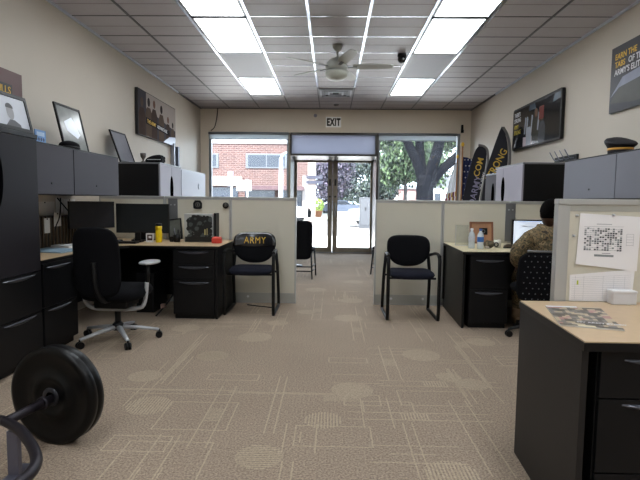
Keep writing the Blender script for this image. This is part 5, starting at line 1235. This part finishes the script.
tree('blue green tree seen through the right door beside the purple one', 4.9, 58, 8.6, 3.2, GRB, n=7500, seed=4, crown=.46, nb=18, s_=.2)
tree('green tree behind the purple tree', 2.4, 76, 11, 5.0, GRB, n=7000, seed=5, crown=.45, s_=.3, nb=20)
tree('light green tree at the left side of the right window', 5.9, 40, 7.6, 2.9, GRN, n=6500, seed=6, crown=.70, s_=.19, nb=13)
tree('leafy green tree behind the big forked trunk', 8.6, 50, 9.5, 3.9, GRN, n=6500, seed=7, crown=.72, s_=.24, nb=13)
tree('small green tree low behind the bright lawn at right', 17.0, 70, 6.0, 2.4, GRN, n=2600, seed=8, crown=.6, s_=.22)
# near forked tree
t = thing('tree', 'big forked tree close outside the right window', 'tree', (2.62, 14, -.02), 0, None)
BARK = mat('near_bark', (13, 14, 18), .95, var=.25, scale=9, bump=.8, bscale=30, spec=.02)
b = MB()
def limb(pts, rs): b.tube(smooth_pts(pts, 1), [rs[0]+(rs[1]-rs[0])*i/(2*len(pts)-1) for i in range(2*len(pts))] if True else rs, 14)
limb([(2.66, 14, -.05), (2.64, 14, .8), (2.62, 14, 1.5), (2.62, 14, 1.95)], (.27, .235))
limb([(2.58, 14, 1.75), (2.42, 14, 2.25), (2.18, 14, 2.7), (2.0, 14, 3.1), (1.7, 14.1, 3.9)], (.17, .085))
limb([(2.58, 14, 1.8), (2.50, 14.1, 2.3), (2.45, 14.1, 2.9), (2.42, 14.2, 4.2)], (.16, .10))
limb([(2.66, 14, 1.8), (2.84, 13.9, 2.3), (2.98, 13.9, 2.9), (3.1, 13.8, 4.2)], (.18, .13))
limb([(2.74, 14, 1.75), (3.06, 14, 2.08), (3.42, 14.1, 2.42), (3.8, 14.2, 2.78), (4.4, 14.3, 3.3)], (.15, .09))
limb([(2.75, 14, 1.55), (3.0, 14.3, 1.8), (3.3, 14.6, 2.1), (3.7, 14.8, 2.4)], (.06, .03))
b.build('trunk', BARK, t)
b = MB(); rnd = random.Random(17)
for c_, r in (((1.3, 14.4, 3.9), .9), ((2.4, 14.6, 4.3), 1.0), ((3.4, 14.2, 4.2), 1.0), ((4.3, 14.4, 3.9), .9), ((3.5, 14.8, 3.05), .42), ((1.55, 14.6, 3.0), .45), ((2.8, 14.8, 3.3), .4), ((3.95, 14.6, 3.2), .4)):
    leaves(b, c_, r, int(900*r), .07, rnd, (0, 1, 2), .2)
b.build('foliage', GRN, t)
# hedge / buildings beyond right window
t = thing('house', 'white house far beyond the right window', 'building', (15, 62, 0))
b = MB(); b.box(12.0, 17, 62, 66, -.1, 3.0); b.build('wall', mat('house_white', (226, 226, 228), .7), t)
b = MB(); b.prism([(11.7, 61.8, 3.0), (17.3, 61.8, 3.0), (14.5, 61.8, 4.6)], (0, 4.4, 0)); b.build('roof', mat('house_roof', (80, 82, 90), .8), t)
for x in (12.8, 14.2, 15.6):
    b = MB(); b.box(x, x+.8, 61.95, 62, 1, 2.3); b.build('window', WG, t)
t = thing('house', 'pink brick house left of the trunk beyond the right window', 'building', (9, 66, 0))
b = MB(); b.box(6.2, 11.3, 66, 70, -.1, 2.9); b.build('wall', mat('house_pink', (130, 100, 98), .8), t)
b = MB(); b.box(6.0, 11.5, 65.8, 70, 2.9, 3.3); b.build('roof', mat('house_roof2', (110, 116, 126), .8), t)
for x in (6.8, 8.2, 9.6):
    b = MB(); b.box(x, x+.6, 65.95, 66, .4, 2.3); b.build('window', WHITE, t)

# ---------------------------------------------------------------- lighting
w = bpy.data.worlds.new('World'); sc.world = w; w.use_nodes = True
nt = w.node_tree; bg = nt.nodes['Background']
bg.inputs['Color'].default_value = (.74, .87, 1.0, 1); bg.inputs['Strength'].default_value = 11
sun = bpy.data.lights.new('Sun', 'SUN'); sun.energy = 26; sun.angle = .01; sun.color = (1.0, .97, .92)
so = bpy.data.objects.new('Sun', sun); COL.objects.link(so); so.rotation_euler = Vector((.25, .62, -.85)).to_track_quat('-Z', 'Y').to_euler()
# roof so the sun reaches only the street
b = MB(); b.box(XL-.12, XR+.12, YB-.12, YF+.2, ZC+.5, ZC+.7); ro = struct(b.build('roof_slab', SOFF)); ro.name = 'trim_8'
for (x0, x1, z0, z1, y) in ((-2.5, -.92, .6, 2.44, YF+.15), (.97, 2.56, .6, 2.44, YF+.15), (-.82, .9, .1, 2.1, YD+.1)):
    l = bpy.data.lights.new('Portal', 'AREA'); l.shape = 'RECTANGLE'; l.size = x1-x0; l.size_y = z1-z0
    o = bpy.data.objects.new('Portal', l); COL.objects.link(o); o.location = ((x0+x1)/2, y, (z0+z1)/2); o.rotation_euler = (-PI/2, 0, 0)
    l.cycles.is_portal = True

# ---------------------------------------------------------------- camera
cam = bpy.data.cameras.new('Camera'); co = bpy.data.objects.new('Camera', cam); COL.objects.link(co)
cam.sensor_width = 36; cam.lens = 493/640*36; cam.clip_start = .05; cam.clip_end = 300
co.matrix_world = Matrix.Translation((0, 0, 1.2)) @ Matrix.Rotation(.02237, 4, 'Z') @ Matrix.Rotation(PI/2-.0792, 4, 'X') @ Matrix.Rotation(.0111, 4, 'Z')
sc.camera = co
sc.view_settings.view_transform = 'Standard'; sc.view_settings.look = 'None'; sc.view_settings.gamma = 1; sc.view_settings.exposure = 0
sc.view_settings.use_curve_mapping = False
sc.cycles.use_denoising = True
sc.cycles.max_bounces = 8; sc.cycles.diffuse_bounces = 5; sc.cycles.transparent_max_bounces = 8
sc.cycles.sample_clamp_indirect = 6
sc.cycles.caustics_reflective = False; sc.cycles.caustics_refractive = False
